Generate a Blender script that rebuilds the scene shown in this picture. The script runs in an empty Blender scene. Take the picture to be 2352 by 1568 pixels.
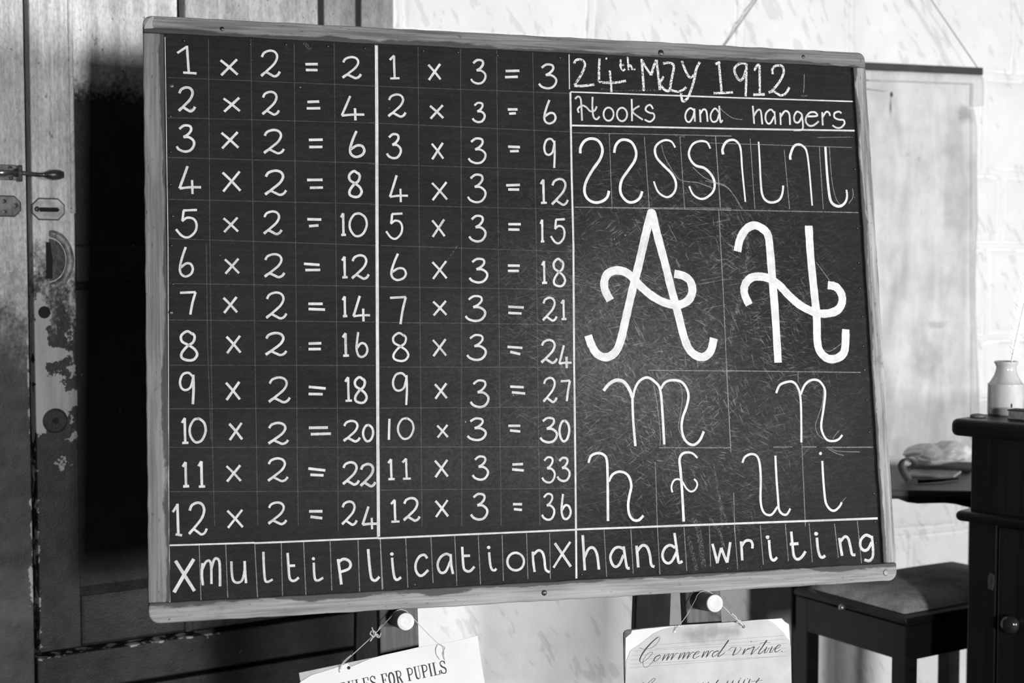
import bpy, bmesh, math, random
from mathutils import Vector, Matrix, noise
random.seed(7)
C = bpy.context.scene.collection
R = math.radians
# ---------------------------------------------------------------- camera, light, exposure
W_PX, H_PX, F_PX = 2352, 1568, 3267.0
PITCH = R(3.0)
CAM = Vector((0, 0, 1.25))
RIGHT = Vector((1, 0, 0)); FWD = Vector((0, math.cos(PITCH), -math.sin(PITCH))); DOWN = Vector((0, -math.sin(PITCH), -math.cos(PITCH)))
cd = bpy.data.cameras.new('camera'); cam = bpy.data.objects.new('camera', cd); C.objects.link(cam)
cd.sensor_width = 36; cd.lens = 36 * F_PX / W_PX; cd.clip_start = 0.05
cam.location = CAM; cam.rotation_euler = (R(90) - PITCH, 0, 0)
cd.dof.use_dof = True; cd.dof.focus_distance = 2.28; cd.dof.aperture_fstop = 4.5
sc = bpy.context.scene
sc.camera = cam
sc.view_settings.view_transform = 'Standard'; sc.view_settings.look = 'None'
sc.view_settings.exposure = 0.0; sc.view_settings.gamma = 1.0; sc.view_settings.use_curve_mapping = False
wd = bpy.data.worlds.new('world'); sc.world = wd; wd.use_nodes = True
wd.node_tree.nodes['Background'].inputs[0].default_value = (1, 1, 1, 1)
wd.node_tree.nodes['Background'].inputs[1].default_value = 0.055
# daylight from one small window behind and to the right of the camera
KEY_AT = Vector((1.22, -1.80, 1.27)); KEY_AIM = Vector((0.1, 2.6, 1.15))
kl = bpy.data.lights.new('window_daylight', 'AREA'); kl.shape = 'RECTANGLE'; kl.size = 0.22; kl.size_y = 0.26; kl.energy = 124
ko = bpy.data.objects.new('window_daylight', kl); C.objects.link(ko)
ko.location = KEY_AT; ko.rotation_euler = (KEY_AIM - KEY_AT).to_track_quat('-Z', 'Y').to_euler()

# the nearer, larger side window to the right, which lights the stone wall and the right half of the blackboard
SIDE_AT = Vector((4.6, -1.0, 1.22)); SIDE_AIM = Vector((0.55, 3.2, 1.0))
sl_ = bpy.data.lights.new('side_window_daylight', 'AREA'); sl_.shape = 'RECTANGLE'; sl_.size = 1.5; sl_.size_y = 0.6; sl_.energy = 335
so = bpy.data.objects.new('side_window_daylight', sl_); C.objects.link(so)
so.location = SIDE_AT; so.rotation_euler = (SIDE_AIM - SIDE_AT).to_track_quat('-Z', 'Y').to_euler()

def ray(px, py):
    return (RIGHT * ((px - W_PX / 2) / F_PX) + DOWN * ((py - H_PX / 2) / F_PX) + FWD)
def at_depth(px, py, s): return CAM + ray(px, py) * s
def at_Y(px, py, Y):
    r = ray(px, py); return CAM + r * (Y / r.y)
def at_z(px, py, z):
    r = ray(px, py); return CAM + r * ((z - CAM.z) / r.z)
def frame(o, x, z=None):
    x = x.normalized(); z = (z or Vector((0, 0, 1))); z = (z - x * z.dot(x)).normalized(); y = z.cross(x)
    m = Matrix((x, y, z)).transposed().to_4x4(); m.translation = o; return m
def on(M, px, py, y=0.0):
    """where the sight line through a photo point meets the plane local-y = y of frame M, in M's coordinates"""
    Mi = M.inverted(); a = Mi @ CAM; d = Mi.to_3x3() @ ray(px, py)
    return a + d * ((y - a.y) / d.y)
# ---------------------------------------------------------------- objects
def tag(o, label=None, cat=None, group=None, kind=None):
    if label: o['label'] = label
    if cat: o['category'] = cat
    if group: o['group'] = group
    if kind: o['kind'] = kind
    return o
def thing(name, M, label, cat, group=None):
    o = bpy.data.objects.new(name, None); C.objects.link(o); o.matrix_world = M; o.empty_display_size = .05
    return tag(o, label, cat, group)
def obj(name, bm, m, parent=None, M=None, bevel=0, smooth=False, label=None, seg=2, subsurf=0):
    me = bpy.data.meshes.new(name)
    bmesh.ops.recalc_face_normals(bm, faces=bm.faces)
    bm.to_mesh(me); bm.free()
    for mm in (m if isinstance(m, (list, tuple)) else [m]): me.materials.append(mm)
    if smooth:
        for p in me.polygons: p.use_smooth = True
    o = bpy.data.objects.new(name, me); C.objects.link(o)
    if parent: o.parent = parent
    if M is not None: o.matrix_world = M
    if bevel:
        b = o.modifiers.new('bevel', 'BEVEL'); b.width = bevel; b.segments = seg; b.limit_method = 'ANGLE'; b.angle_limit = R(40)
    if subsurf:
        b = o.modifiers.new('sub', 'SUBSURF'); b.levels = subsurf; b.render_levels = subsurf
    if label: o['label'] = label
    return o
def structure(name, bm, m, M=None, bevel=0, smooth=False, label=None):
    o = obj(name, bm, m, None, M, bevel, smooth); tag(o, label, None, None, 'structure'); return o
# ---------------------------------------------------------------- mesh helpers
def box(bm, x0, x1, y0, y1, z0, z1):
    v = [bm.verts.new(p) for p in ((x0,y0,z0),(x1,y0,z0),(x1,y1,z0),(x0,y1,z0),(x0,y0,z1),(x1,y0,z1),(x1,y1,z1),(x0,y1,z1))]
    for f in ((0,3,2,1),(4,5,6,7),(0,1,5,4),(1,2,6,5),(2,3,7,6),(3,0,4,7)): bm.faces.new([v[i] for i in f])
    return bm
def BOX(*a): return box(bmesh.new(), *a)
def prism(bm, pts, y0, y1):
    """polygon in x-z, extruded along y"""
    a = [bm.verts.new((x, y0, z)) for x, z in pts]; b = [bm.verts.new((x, y1, z)) for x, z in pts]
    bm.faces.new(a); bm.faces.new(b[::-1]); n = len(pts)
    for i in range(n): bm.faces.new((a[i], b[i], b[(i+1) % n], a[(i+1) % n]))
    return bm
def tube(bm, pts, r, n=8, r1=None, cap=True):
    pts = [Vector(p) for p in pts]; rings = []; N = len(pts)
    up = Vector((.31, .2, .93))
    for i, p in enumerate(pts):
        t = (pts[min(i+1, N-1)] - pts[max(i-1, 0)]).normalized()
        a = t.cross(up)
        if a.length < 1e-4: a = t.cross(Vector((1, 0, 0)))
        a.normalize(); b = t.cross(a)
        rr = r(i/(N-1)) if callable(r) else (r if r1 is None else r + (r1-r)*i/(N-1))
        rings.append([bm.verts.new(p + a*math.cos(2*math.pi*k/n)*rr + b*math.sin(2*math.pi*k/n)*rr) for k in range(n)])
    for i in range(N-1):
        for k in range(n): bm.faces.new((rings[i][k], rings[i][(k+1) % n], rings[i+1][(k+1) % n], rings[i+1][k]))
    if cap: bm.faces.new(rings[0][::-1]); bm.faces.new(rings[-1])
    return bm
def lathe(bm, prof, o=(0,0,0), n=40, axis='z'):
    o = Vector(o); rings = []
    for r, h in prof:
        ring = []
        for k in range(n):
            a = 2*math.pi*k/n; c, s = math.cos(a)*r, math.sin(a)*r
            ring.append(bm.verts.new(o + (Vector((c, s, h)) if axis == 'z' else Vector((c, h, s)))))
        rings.append(ring)
    for i in range(len(prof)-1):
        for k in range(n): bm.faces.new((rings[i][k], rings[i][(k+1) % n], rings[i+1][(k+1) % n], rings[i+1][k]))
    if prof[0][0] > 1e-6: bm.faces.new(rings[0][::-1])
    if prof[-1][0] > 1e-6: bm.faces.new(rings[-1])
    bmesh.ops.remove_doubles(bm, verts=bm.verts, dist=1e-7)
    return bm
def spline(pts, n=6):
    P = [tuple(p) for p in pts]
    if len(P) < 3: return [P[0], tuple(.5*(a+b) for a, b in zip(P[0], P[1])), P[1]]
    out = []
    for i in range(len(P)-1):
        p0, p1, p2, p3 = P[max(i-1, 0)], P[i], P[i+1], P[min(i+2, len(P)-1)]
        for k in range(n):
            t = k/n; t2 = t*t; t3 = t2*t
            out.append(tuple(.5*((2*b)+(-a+c)*t+(2*a-5*b+4*c-d)*t2+(-a+3*b-3*c+d)*t3) for a, b, c, d in zip(p0, p1, p2, p3)))
    out.append(P[-1]); return out
# ---------------------------------------------------------------- materials
class NT:
    def __init__(s, name, rough=.7, spec=.3):
        s.m = bpy.data.materials.new(name); s.m.use_nodes = True; s.t = s.m.node_tree
        s.b = s.t.nodes['Principled BSDF']; s.b.inputs['Roughness'].default_value = rough; s.b.inputs['Specular IOR Level'].default_value = spec
        s.tc = s.n('ShaderNodeTexCoord')
    def n(s, typ, **k):
        nd = s.t.nodes.new(typ)
        for a, v in k.items(): setattr(nd, a, v)
        return nd
    def l(s, a, b): s.t.links.new(a, b)
    def co(s, scale=(1,1,1), rot=(0,0,0), loc=(0,0,0), src='Object'):
        mp = s.n('ShaderNodeMapping'); mp.inputs['Scale'].default_value = scale; mp.inputs['Rotation'].default_value = rot; mp.inputs['Location'].default_value = loc
        s.l(s.tc.outputs[src], mp.inputs[0]); return mp.outputs[0]
    def slant(s, scale, ang, loc=(0,0,0)):
        """object coordinates turned about y first, then stretched, so streaks run at an angle"""
        mp = s.n('ShaderNodeMapping'); mp.inputs['Scale'].default_value = scale; mp.inputs['Location'].default_value = loc
        s.l(s.co((1,1,1), (0, R(ang), 0)), mp.inputs[0]); return mp.outputs[0]
    def noise(s, co, scale=5, detail=4, rough=.55, dist=0):
        nd = s.n('ShaderNodeTexNoise'); nd.inputs['Scale'].default_value = scale; nd.inputs['Detail'].default_value = detail
        nd.inputs['Roughness'].default_value = rough; nd.inputs['Distortion'].default_value = dist; s.l(co, nd.inputs['Vector']); return nd.outputs['Fac']
    def ramp(s, f, a, b, lo=0., hi=1.):
        nd = s.n('ShaderNodeMapRange'); nd.interpolation_type = 'SMOOTHSTEP'
        nd.inputs['From Min'].default_value = a; nd.inputs['From Max'].default_value = b
        nd.inputs['To Min'].default_value = lo; nd.inputs['To Max'].default_value = hi
        s.l(f, nd.inputs['Value']); return nd.outputs[0]
    def math(s, op, a, b=None, clamp=False):
        nd = s.n('ShaderNodeMath', operation=op); nd.use_clamp = clamp
        for i, v in enumerate((a, b)):
            if v is None: continue
            if isinstance(v, (int, float)): nd.inputs[i].default_value = v
            else: s.l(v, nd.inputs[i])
        return nd.outputs[0]
    def mix(s, f, a, b):
        nd = s.n('ShaderNodeMix', data_type='FLOAT')
        for i, v in ((0, f), (2, a), (3, b)):
            if isinstance(v, (int, float)): nd.inputs[i].default_value = v
            else: s.l(v, nd.inputs[i])
        return nd.outputs[0]
    def sep(s, co):
        nd = s.n('ShaderNodeSeparateXYZ'); s.l(co, nd.inputs[0]); return nd.outputs
    def dist(s, centre, scale):
        """distance from a place on the thing, each axis scaled"""
        co = s.co(scale, (0,0,0), tuple(-c*k for c, k in zip(centre, scale)))
        nd = s.n('ShaderNodeVectorMath', operation='LENGTH'); s.l(co, nd.inputs[0]); return nd.outputs['Value']
    def col(s, v):
        c = s.n('ShaderNodeCombineColor')
        for i in range(3):
            if isinstance(v, (int, float)): c.inputs[i].default_value = v
            else: s.l(v, c.inputs[i])
        s.l(c.outputs[0], s.b.inputs['Base Color'])
    def bump(s, h, strength=.3, dist=.002):
        nd = s.n('ShaderNodeBump'); nd.inputs['Strength'].default_value = strength; nd.inputs['Distance'].default_value = dist
        s.l(h, nd.inputs['Height']); s.l(nd.outputs[0], s.b.inputs['Normal'])
    def alpha(s, f):
        tr = s.n('ShaderNodeBsdfTransparent'); mx = s.n('ShaderNodeMixShader')
        s.l(f, mx.inputs[0]); s.l(tr.outputs[0], mx.inputs[1]); s.l(s.b.outputs[0], mx.inputs[2])
        s.l(mx.outputs[0], s.t.nodes['Material Output'].inputs[0])
def plain(name, lo, hi, scale=20, st=(1,1,1), rough=.7, spec=.3, bump=.15, bd=.001):
    n = NT(name, rough, spec); f = n.noise(n.co(st), scale, 5); n.col(n.ramp(f, .3, .7, lo, hi))
    if bump: n.bump(n.noise(n.co(st), scale*4, 3), bump, bd)
    return n.m
def timber(name, lo, hi, axis='x', inner=None, inner_lo=False, fine=90, rough=.65, spec=.3, blotch=1.0):
    """weathered wood: grain along one local axis; inner = list of (axis, value, sign): edges smeared with blackboard paint"""
    n = NT(name, rough, spec)
    st = {'x': (.035,1,1), 'z': (1,1,.035)}[axis]
    g = n.noise(n.co(st), fine, 6, .6, .3); g2 = n.noise(n.co(st), fine*.35, 3, .5, .8)
    big = n.noise(n.co({'x': (.35,1,1), 'z': (1,1,.35)}[axis]), 9, 5, .6)
    f = n.math('ADD', n.math('MULTIPLY', g, .45), n.math('ADD', n.math('MULTIPLY', g2, .3), n.math('MULTIPLY', big, .25)))
    v = n.ramp(f, .36, .64, lo, hi)
    spots = n.math('MULTIPLY', n.ramp(n.noise(n.co((1,1,1)), 55, 3, .5), .70, .76, 1, .45), n.ramp(n.noise(n.co({'x': (.3,1,1), 'z': (1,1,.3)}[axis], loc=(5,2,8)), 260, 2, .5), .66, .72, 1, .5))
    v = n.math('MULTIPLY', v, spots)
    st2 = n.ramp(n.noise(n.co((1,1,1), loc=(3,1,2)), 7, 5, .65), .58, .70, 1, 1-.45*blotch)
    v = n.math('MULTIPLY', v, st2)
    for ax, val, sg in (inner or []):
        c = n.sep(n.co())['XYZ'.index(ax.upper())]
        d = n.math('MULTIPLY', n.math('SUBTRACT', c, val), sg)                   # distance from the inner edge
        wob = n.math('MULTIPLY', n.math('SUBTRACT', n.noise(n.co({'x': (.25,1,1), 'z': (1,1,.25)}[axis]), 30, 5, .6), .42), .035)
        v = n.mix(n.ramp(n.math('SUBTRACT', d, wob), .001, .004, .86, 0.), v, .022)
    n.col(v); n.bump(g, .35, .0012); return n.m

# ================================================================= SETTING
# --- wooden partition with cupboard leaves (left)
PD = Vector((math.cos(R(33)), math.sin(R(33)), 0))
PM = frame(Vector((0, 0, 0)), PD)
p0 = at_Y(130, 613, 2.75); PM.translation = Vector((p0.x, p0.y, 0))
px = lambda x, y=0: on(PM, x, y).x
pz = lambda x, y: on(PM, x, y).z
Z_B = pz(90, 1500); Z_TOP = 2.35
xg0, xg1 = px(53), px(66)
xs, xb, xp = px(156), px(164), px(411)
xl0, xl1, xl2 = px(425), px(503), px(732)
xc0, xc1, xd0, xd1 = px(746), px(819), px(830), px(904)
zr1, zr0 = pz(250, 562), pz(250, 650)
zbr = pz(185, 1368)

def door_paint(name, zlo, zhi, up_lo, up_hi, dark=.022, chips=(), wb=.55):
    n = NT(name, .5, .35)
    g = n.noise(n.co((1,1,.03)), 70, 5, .6, .2); g2 = n.noise(n.co((1,1,.12)), 14, 5, .65)
    up = n.ramp(n.math('ADD', n.math('MULTIPLY', g, .55), n.math('MULTIPLY', g2, .45)), .36, .64, up_lo, up_hi)
    sp = n.ramp(n.noise(n.co((1,1,.55)), 48, 4, .6), .64, .72, 1, .4); up = n.math('MULTIPLY', n.math('MULTIPLY', up, sp), n.math('MULTIPLY', n.ramp(n.noise(n.co((1,1,.35)), 230, 3, .6), .33, .62, .78, 1.06), n.ramp(n.noise(n.co((1,1,.5), loc=(7,1,3)), 9, 5, .7), .35, .62, .72, 1.05)))
    up = n.math('MULTIPLY', up, n.ramp(n.noise(n.co(loc=(2,5,1)), 95, 2, .5), .70, .75, 1, .35))
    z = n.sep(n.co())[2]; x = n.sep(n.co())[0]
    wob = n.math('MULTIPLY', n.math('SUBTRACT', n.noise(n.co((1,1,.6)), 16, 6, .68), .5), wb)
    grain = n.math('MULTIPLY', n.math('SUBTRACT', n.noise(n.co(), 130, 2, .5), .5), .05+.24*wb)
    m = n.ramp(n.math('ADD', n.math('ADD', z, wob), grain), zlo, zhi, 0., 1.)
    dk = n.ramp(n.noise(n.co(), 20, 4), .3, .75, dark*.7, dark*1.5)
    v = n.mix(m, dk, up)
    nz = n.noise(n.co((1,1,1), loc=(1.3,.2,.7)), 42, 6, .66)
    ch = n.ramp(n.noise(n.co((1,1,.7)), 75, 3, .5), .745, .765, 0., .8)            # scattered little chips
    for cx, cz, rx, rz, k in chips:                                               # flaked patches of the pale undercoat
        d = n.dist((cx, 0, cz), (1/rx, 0, 1/rz))
        ch = n.math('MAXIMUM', ch, n.ramp(n.math('SUBTRACT', n.math('MULTIPLY', nz, 2.6), n.math('MULTIPLY', d, abs(k))), .42 if k > 0 else 1.12, .47 if k > 0 else 1.2, 0., 1.))
    v = n.mix(ch, v, n.ramp(g2, .3, .7, .30, .52))
    n.col(v)
    n.bump(n.math('ADD', n.noise(n.co(), 60, 6, .7), n.math('MULTIPLY', n.noise(n.co(), 260, 2, .6), .5)), .75, .003)
    return n.m
cx = lambda x, y: (on(PM, x, y).x, on(PM, x, y).z)
ch_stile = []
for (x, y, rx, rz, k) in ((96, 716, .020, .030, .9), (90, 780, .016, .05, .9), (112, 402, .024, .0075, .75), (115, 815, .035, .016, .9), (90, 855, .02, .03, .95), (120, 915, .045, .035, .75), (95, 965, .016, .035, 1.),
                          (166, 760, .005, .06, -.3), (166, 870, .005, .08, -.2), (82, 1080, .004, .16, -.4), (84, 1260, .006, .17, -.3), (146, 1058, .014, .014, -.3), (88, 1400, .006, .08, -.4)):
    a, b = cx(x, y); ch_stile.append((a, b, rx, rz, k))
a1 = [(*cx(66, 900), .004, .30, -.6), (*cx(76, 1345), .010, .045, -.3), (*cx(75, 1200), .006, .14, -.5), (*cx(30, 640), .03, .05, -.5)]
a3 = []
for x in range(95, 520, 55): a3.append((*cx(x, 1509-.142*(x-90)), .030, .0042, -.35))
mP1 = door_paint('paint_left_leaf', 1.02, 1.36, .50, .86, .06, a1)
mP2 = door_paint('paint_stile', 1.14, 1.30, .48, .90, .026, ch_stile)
mP3 = door_paint('paint_panel_shade', 1.575, 1.64, .48, .86, .016, wb=.06)  # dark coat starts high to paint the board's shadow into the panel colour
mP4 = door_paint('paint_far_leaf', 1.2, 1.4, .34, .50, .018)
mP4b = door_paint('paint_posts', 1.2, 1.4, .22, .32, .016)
mP5 = door_paint('paint_dado', 3.0, 3.1, .2, .3, .02, a3)
mGap = plain('gap_shadow_wood', .006, .01, 30)
mIron = plain('painted_iron', .10, .26, 45, rough=.35, spec=.6, bump=.5)
mPull = plain('painted_pull', .10, .34, 70, rough=.35, spec=.6, bump=.6, bd=.002); mIronD = plain('worn_dark_iron', .02, .07, 60, rough=.3, spec=.7, bump=.4)
mSteel = NT('polished_steel', .22, .6); mSteel.b.inputs['Metallic'].default_value = .85; mSteel.col(mSteel.ramp(mSteel.noise(mSteel.co((1,1,1)), 60), .3, .7, .2, .6)); mSteel = mSteel.m

YF, TH = 0.0, 0.04
# backing behind the gaps
structure('wall_left', BOX(px(-160), xd1-.004, .05, .10, 0, Z_TOP), mGap, PM, label='dark timber partition framing behind the cupboard leaves')
def leaf(name, x0, x1, z0, z1, stile0, m_stile, m_panel, label, stile1=None, rails=(), recess=.013, m_rail=None):
    e = thing(name, PM, label, None); e['kind'] = 'structure'
    del_cat = 'category' in e.keys()
    obj('stile', BOX(x0, stile0, YF, TH, z0, z1), m_stile, e, bevel=.003)
    if stile1: obj('stile', BOX(stile1, x1, YF, TH, z0, z1), m_stile, e, bevel=.003)
    xe = stile1 or x1
    obj('panel', BOX(stile0, xe, YF+recess, TH, z0, z1), m_panel, e)
    for (a, b) in rails: obj('rail', BOX(stile0, xe, YF+.001, TH-.002, a, b), m_rail or m_panel, e, bevel=.006)
    return e
# leaf with the bolt at the far left
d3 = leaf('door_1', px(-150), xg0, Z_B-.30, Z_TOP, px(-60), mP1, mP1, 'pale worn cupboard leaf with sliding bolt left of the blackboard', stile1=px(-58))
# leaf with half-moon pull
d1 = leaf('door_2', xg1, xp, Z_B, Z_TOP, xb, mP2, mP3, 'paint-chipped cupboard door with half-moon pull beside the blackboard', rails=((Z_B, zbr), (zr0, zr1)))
bm = bmesh.new(); tube(bm, [((xs+xb)/2, .001, zr1+.06), ((xs+xb)/2, .001, Z_TOP)], .0052, 10); obj('bead', bm, mP2, d1, smooth=True)
# bolection slopes round the lower panel
bm = bmesh.new()
for (za, zb2) in ((zbr, zbr+.016), (zr0, zr0-.014)):
    v = [bm.verts.new(p) for p in ((xb, YF+.001, za), (xp, YF+.001, za), (xp, YF+.013, zb2), (xb, YF+.013, zb2))]; bm.faces.new(v)
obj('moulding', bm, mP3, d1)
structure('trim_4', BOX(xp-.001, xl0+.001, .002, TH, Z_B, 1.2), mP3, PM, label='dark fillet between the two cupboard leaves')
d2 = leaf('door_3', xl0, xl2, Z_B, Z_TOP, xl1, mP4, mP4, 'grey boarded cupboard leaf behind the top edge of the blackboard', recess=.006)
structure('trim_1', BOX(xc0, xc1, .004, TH, Z_B, Z_TOP), mP4b, PM, .003, label='narrow grey upright board of the partition')
structure('trim_2', BOX(xd0, xd1, 0, .10, 0, Z_TOP), mP4b, PM, .003, label='grey end post of the partition against the white stone')
z_b2 = pz(500, 1540)
structure('baseboard_left', BOX(xg0+.004-0, xd0-.002, -.004, TH, z_b2+.006, Z_B-.010), mP5, PM, .004, label='dark chipped rail below the cupboard doors')
structure('trim_3', BOX(px(-150), xd0-.002, .002, TH, 0, z_b2-.004) if False else BOX(xg0+.004, xd0-.002, .002, TH, 0, z_b2-.004), mP5, PM, .004, label='dark dado panel below the chipped rail')

# --- ironmongery on the leaves (local partition coordinates, front is -y)
def lp(x, y, d=0.0): return on(PM, x, y, -d)
bt = obj('bolt', BOX(lp(-30, 380).x, lp(37, 380).x, -.004, 0, lp(20, 414).z, lp(20, 378).z), mIron, d3, bevel=.0015)
bm = bmesh.new(); c0, c1 = lp(-30, 397), lp(40, 397)
tube(bm, [(c0.x, -.010, c0.z), (c1.x, -.010, c1.z)], .008, 14); obj('barrel', bm, mSteel, bt, smooth=True)
bm = bmesh.new(); box(bm, lp(36, 390).x, lp(46, 390).x, -.020, 0, lp(40, 418).z, lp(40, 380).z); obj('keeper', bm, mIronD, bt, bevel=.002)
bm = bmesh.new(); c0, c1, c2 = lp(40, 397), lp(86, 402), lp(141, 402)
pts = [(c0.x, -.012, c0.z), (c1.x, -.012, c1.z)] + [(c1.x+(c2.x-c1.x)*t, -.013, c1.z+(c2.z-c1.z)*t) for t in (.15, .35, .6, .85, 1)]
tube(bm, spline(pts, 3), lambda t: .0042 if t < .38 else .0042+.0062*math.sin(min(1, (t-.38)/.62*1.12)*math.pi*.86), 12); obj('bolt_handle', bm, mIronD, bt, smooth=True)
for (x, y) in ((5, 396), (22, 386), (24, 409)):
    q = lp(x, y); bm = bmesh.new(); lathe(bm, [(0, -.0065), (.0035, -.006), (.004, -.004)], (q.x, 0, q.z), 12, 'y'); obj('screw', bm, mIronD, bt, smooth=True)
def octo(x0, y0, x1, y1, c=.27):
    a, b = lp(x0, y0), lp(x1, y1); w, h = b.x-a.x, a.z-b.z; k = min(w, h)*c*1.1
    return [(a.x+k, b.z), (b.x-k, b.z), (b.x, b.z+k), (b.x, a.z-k), (b.x-k, a.z), (a.x+k, a.z), (a.x, a.z-k), (a.x, b.z+k)]
bm = bmesh.new(); prism(bm, octo(-29.5, 447.5, 48.5, 498.5), -.002, .001); lk = obj('lock_plate', bm, mIronD, d3, bevel=.0008)
bm = bmesh.new(); prism(bm, octo(-27, 450, 46, 496), -.0042, -.0016); obj('plate_face', bm, mIron, lk, bevel=.0014)
for (x, y, r) in ((8, 462, .0045), (35, 472, .0045), (10, 486, .004)):
    q = lp(x, y); bm = bmesh.new(); lathe(bm, [(0, -.0055), (r, -.0052), (r, -.003)], (q.x, 0, q.z), 12, 'y'); obj('screw', bm, mIronD, lk)
bm = bmesh.new(); prism(bm, octo(72, 453.5, 149, 506.5), -.0016, .001); kp = obj('catch_plate', bm, mIronD, d1, bevel=.0008)
bm = bmesh.new(); prism(bm, octo(74.5, 456.5, 146.5, 503.5), -.0034, -.0012); obj('plate_face', bm, plain('painted_plate', .34, .70, 50, rough=.4, spec=.5, bump=.5), kp, bevel=.0014)
bm = bmesh.new(); a, b = lp(90, 476), lp(136, 487); prism(bm, [(a.x, b.z), (b.x-.004, b.z), (b.x, (a.z+b.z)/2), (b.x-.004, a.z), (a.x, a.z)], -.0041, 0); obj('slot', bm, mGap, kp)
q = lp(84, 480); bm = bmesh.new(); lathe(bm, [(0, -.006), (.004, -.0058), (.0055, -.003)], (q.x, 0, q.z), 12, 'y'); obj('screw', bm, mIronD, kp, smooth=True)
# half-moon flush pull
q0, q1 = lp(112, 536), lp(112, 657); cz = (q0.z+q1.z)/2; rz_ = (q0.z-q1.z)/2; rx_ = lp(160, 597).x-q0.x
arc = [(q0.x+rx_*math.sin(t), cz+rz_*math.cos(t)) for t in [math.pi*k/24 for k in range(25)]]
bm = bmesh.new(); tube(bm, [(x, -.004, z) for x, z in arc], lambda t: .0072 if .03 < t < .97 else .0055, 10); pl = obj('half_moon_pull', bm, mPull, d1, smooth=True)
bm = bmesh.new(); inner = [(q0.x+(rx_-.008)*math.sin(t), cz+(rz_-.010)*math.cos(t)) for t in [math.pi*k/20 for k in range(21)]]
prism(bm, inner, -.0015, .002); obj('bowl', bm, mIronD, pl)
bm = bmesh.new(); a, b = lp(105, 556), lp(121, 640); prism(bm, [(a.x, b.z), (b.x-.001, b.z), (b.x, (a.z+b.z)/2), (b.x-.004, a.z), (a.x, a.z)], -.003, .001); obj('finger_slot', bm, mGap, pl)
q = lp(102, 717); bm = bmesh.new(); lathe(bm, [(0, -.0012), (.011, -.0012), (.0125, .001)], (q.x, 0, q.z), 20, 'y'); obj('keyhole', bm, mGap, d1)
q = lp(127, 966); bm = bmesh.new(); lathe(bm, [(.0, -.003), (.020, -.003), (.0235, -.0015), (.0245, .001)], (q.x, 0, q.z), 32, 'y'); es = obj('escutcheon', bm, mP5, d1, smooth=False)
bm = bmesh.new(); lathe(bm, [(0, -.0035), (.006, -.0035), (.0065, -.002)], (q.x, 0, q.z), 16, 'y'); obj('hole', bm, mGap, es)

# --- white painted stone wall behind
pc = PM @ Vector((xd1-.02, .02, 0))
WD = Vector((math.cos(R(25)), math.sin(R(25)), 0))
WM = frame(Vector((pc.x, pc.y, 0)), WD)
wz = lambda x, y: on(WM, x, y).z
wx = lambda x, y: on(WM, x, y).x
courses = [wz(2230, 1208), wz(2290, 1050), wz(2290, 905), wz(2290, 775), wz(2290, 566), wz(2290, 397), wz(2290, 175), wz(2290, -40), wz(2290, -260)]
courses = [0, .03] + [c for c in courses if c > .28]
top_joints = [wx(919, 30), wx(1355, 30), wx(1697, 50), wx(1953, 50), wx(2332, 90)]
vj = {}
rng = random.Random(3)
for i in range(len(courses)-1):
    x = -.1+rng.random()*.3; L = []
    while x < 2.3: L.append(x); x += .26+rng.random()*.2
    vj[i] = L
def near(z): return min(range(len(courses)-1), key=lambda i: abs((courses[i]+courses[i+1])/2-z))
i0 = near(wz(2290, 80)); vj[i0] = top_joints
vj[near(wz(2290, 290))] = [wx(1300, 290), wx(1700, 290), wx(2259, 290), wx(2600, 290)]
vj[near(wz(2290, 480))] = [wx(1300, 290), wx(1900, 480), wx(2298, 480), wx(2650, 480)]
k = near(wz(2200, 1130)); vj[k] = [wx(1500, 1130), wx(1850, 1130), wx(2197, 1180), wx(2560, 1130)]
vj[k-1] = [wx(1640, 1270), wx(2089, 1270), wx(2480, 1270)]
xs_all = set(); zs_all = set()
x = -.02
while x < 2.4: xs_all.add(round(x, 4)); x += .012
z = 0
while z < 2.4: zs_all.add(round(z, 4)); z += .012
for L in vj.values():
    for a in L:
        if -.02 < a < 2.4:
            for d in (-.012, -.008, -.004, 0, .004, .008, .012): xs_all.add(round(a+d, 4))
for a in courses:
    for d in (-.012, -.008, -.004, 0, .004, .008, .012): zs_all.add(round(a+d, 4))
xs_l = sorted(v for v in xs_all if -.02 <= v <= 2.4); zs_l = sorted(v for v in zs_all if 0 <= v <= 2.4)
bm = bmesh.new(); grid = []
for z in zs_l:
    row = []
    for x in xs_l:
        n1 = noise.noise(Vector((x*4, z*4, 1)))
        zz = z+.004*n1
        ci = max(i for i in range(len(courses)) if courses[i] <= max(zz, 0) or i == 0); ci = min(ci, len(courses)-2)
        dz = min(abs(zz-courses[j]) for j in range(len(courses)))
        xx = x+.004*noise.noise(Vector((x*5, z*5, 7)))
        dx = min((abs(xx-a) for a in vj[ci]), default=1)
        d = min(dz, dx)
        pill = .010*(1-math.exp(-max(0, d-.008)/.02))
        y = -pill-.0045*noise.fractal(Vector((x*9, z*9, 3)), 1., 2., 3)*min(1, d/.03)
        if d < .008: y = -.0045                                              # ribbon of pointing
        elif d < .0125: y = min(y, 0)+.0025
        row.append(bm.verts.new((x, y, z)))
    grid.append(row)
for i in range(len(zs_l)-1):
    for j in range(len(xs_l)-1): bm.faces.new((grid[i][j], grid[i][j+1], grid[i+1][j+1], grid[i+1][j]))
n = NT('white_limewash_on_stone', .85, .15)
tm = n.math('MULTIPLY', n.noise(n.slant((1,1,.28), 32), 55, 2, .5), n.ramp(n.noise(n.co(loc=(4,0,4)), 5, 3), .35, .6, .86, 1.06)); tool = n.ramp(tm, .58, .68, 0., 1.)
v = n.math('MULTIPLY', n.ramp(n.noise(n.co(), 6, 5, .6), .3, .7, .68, .75), n.ramp(tool, 0, 1, 1., .86))
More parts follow.
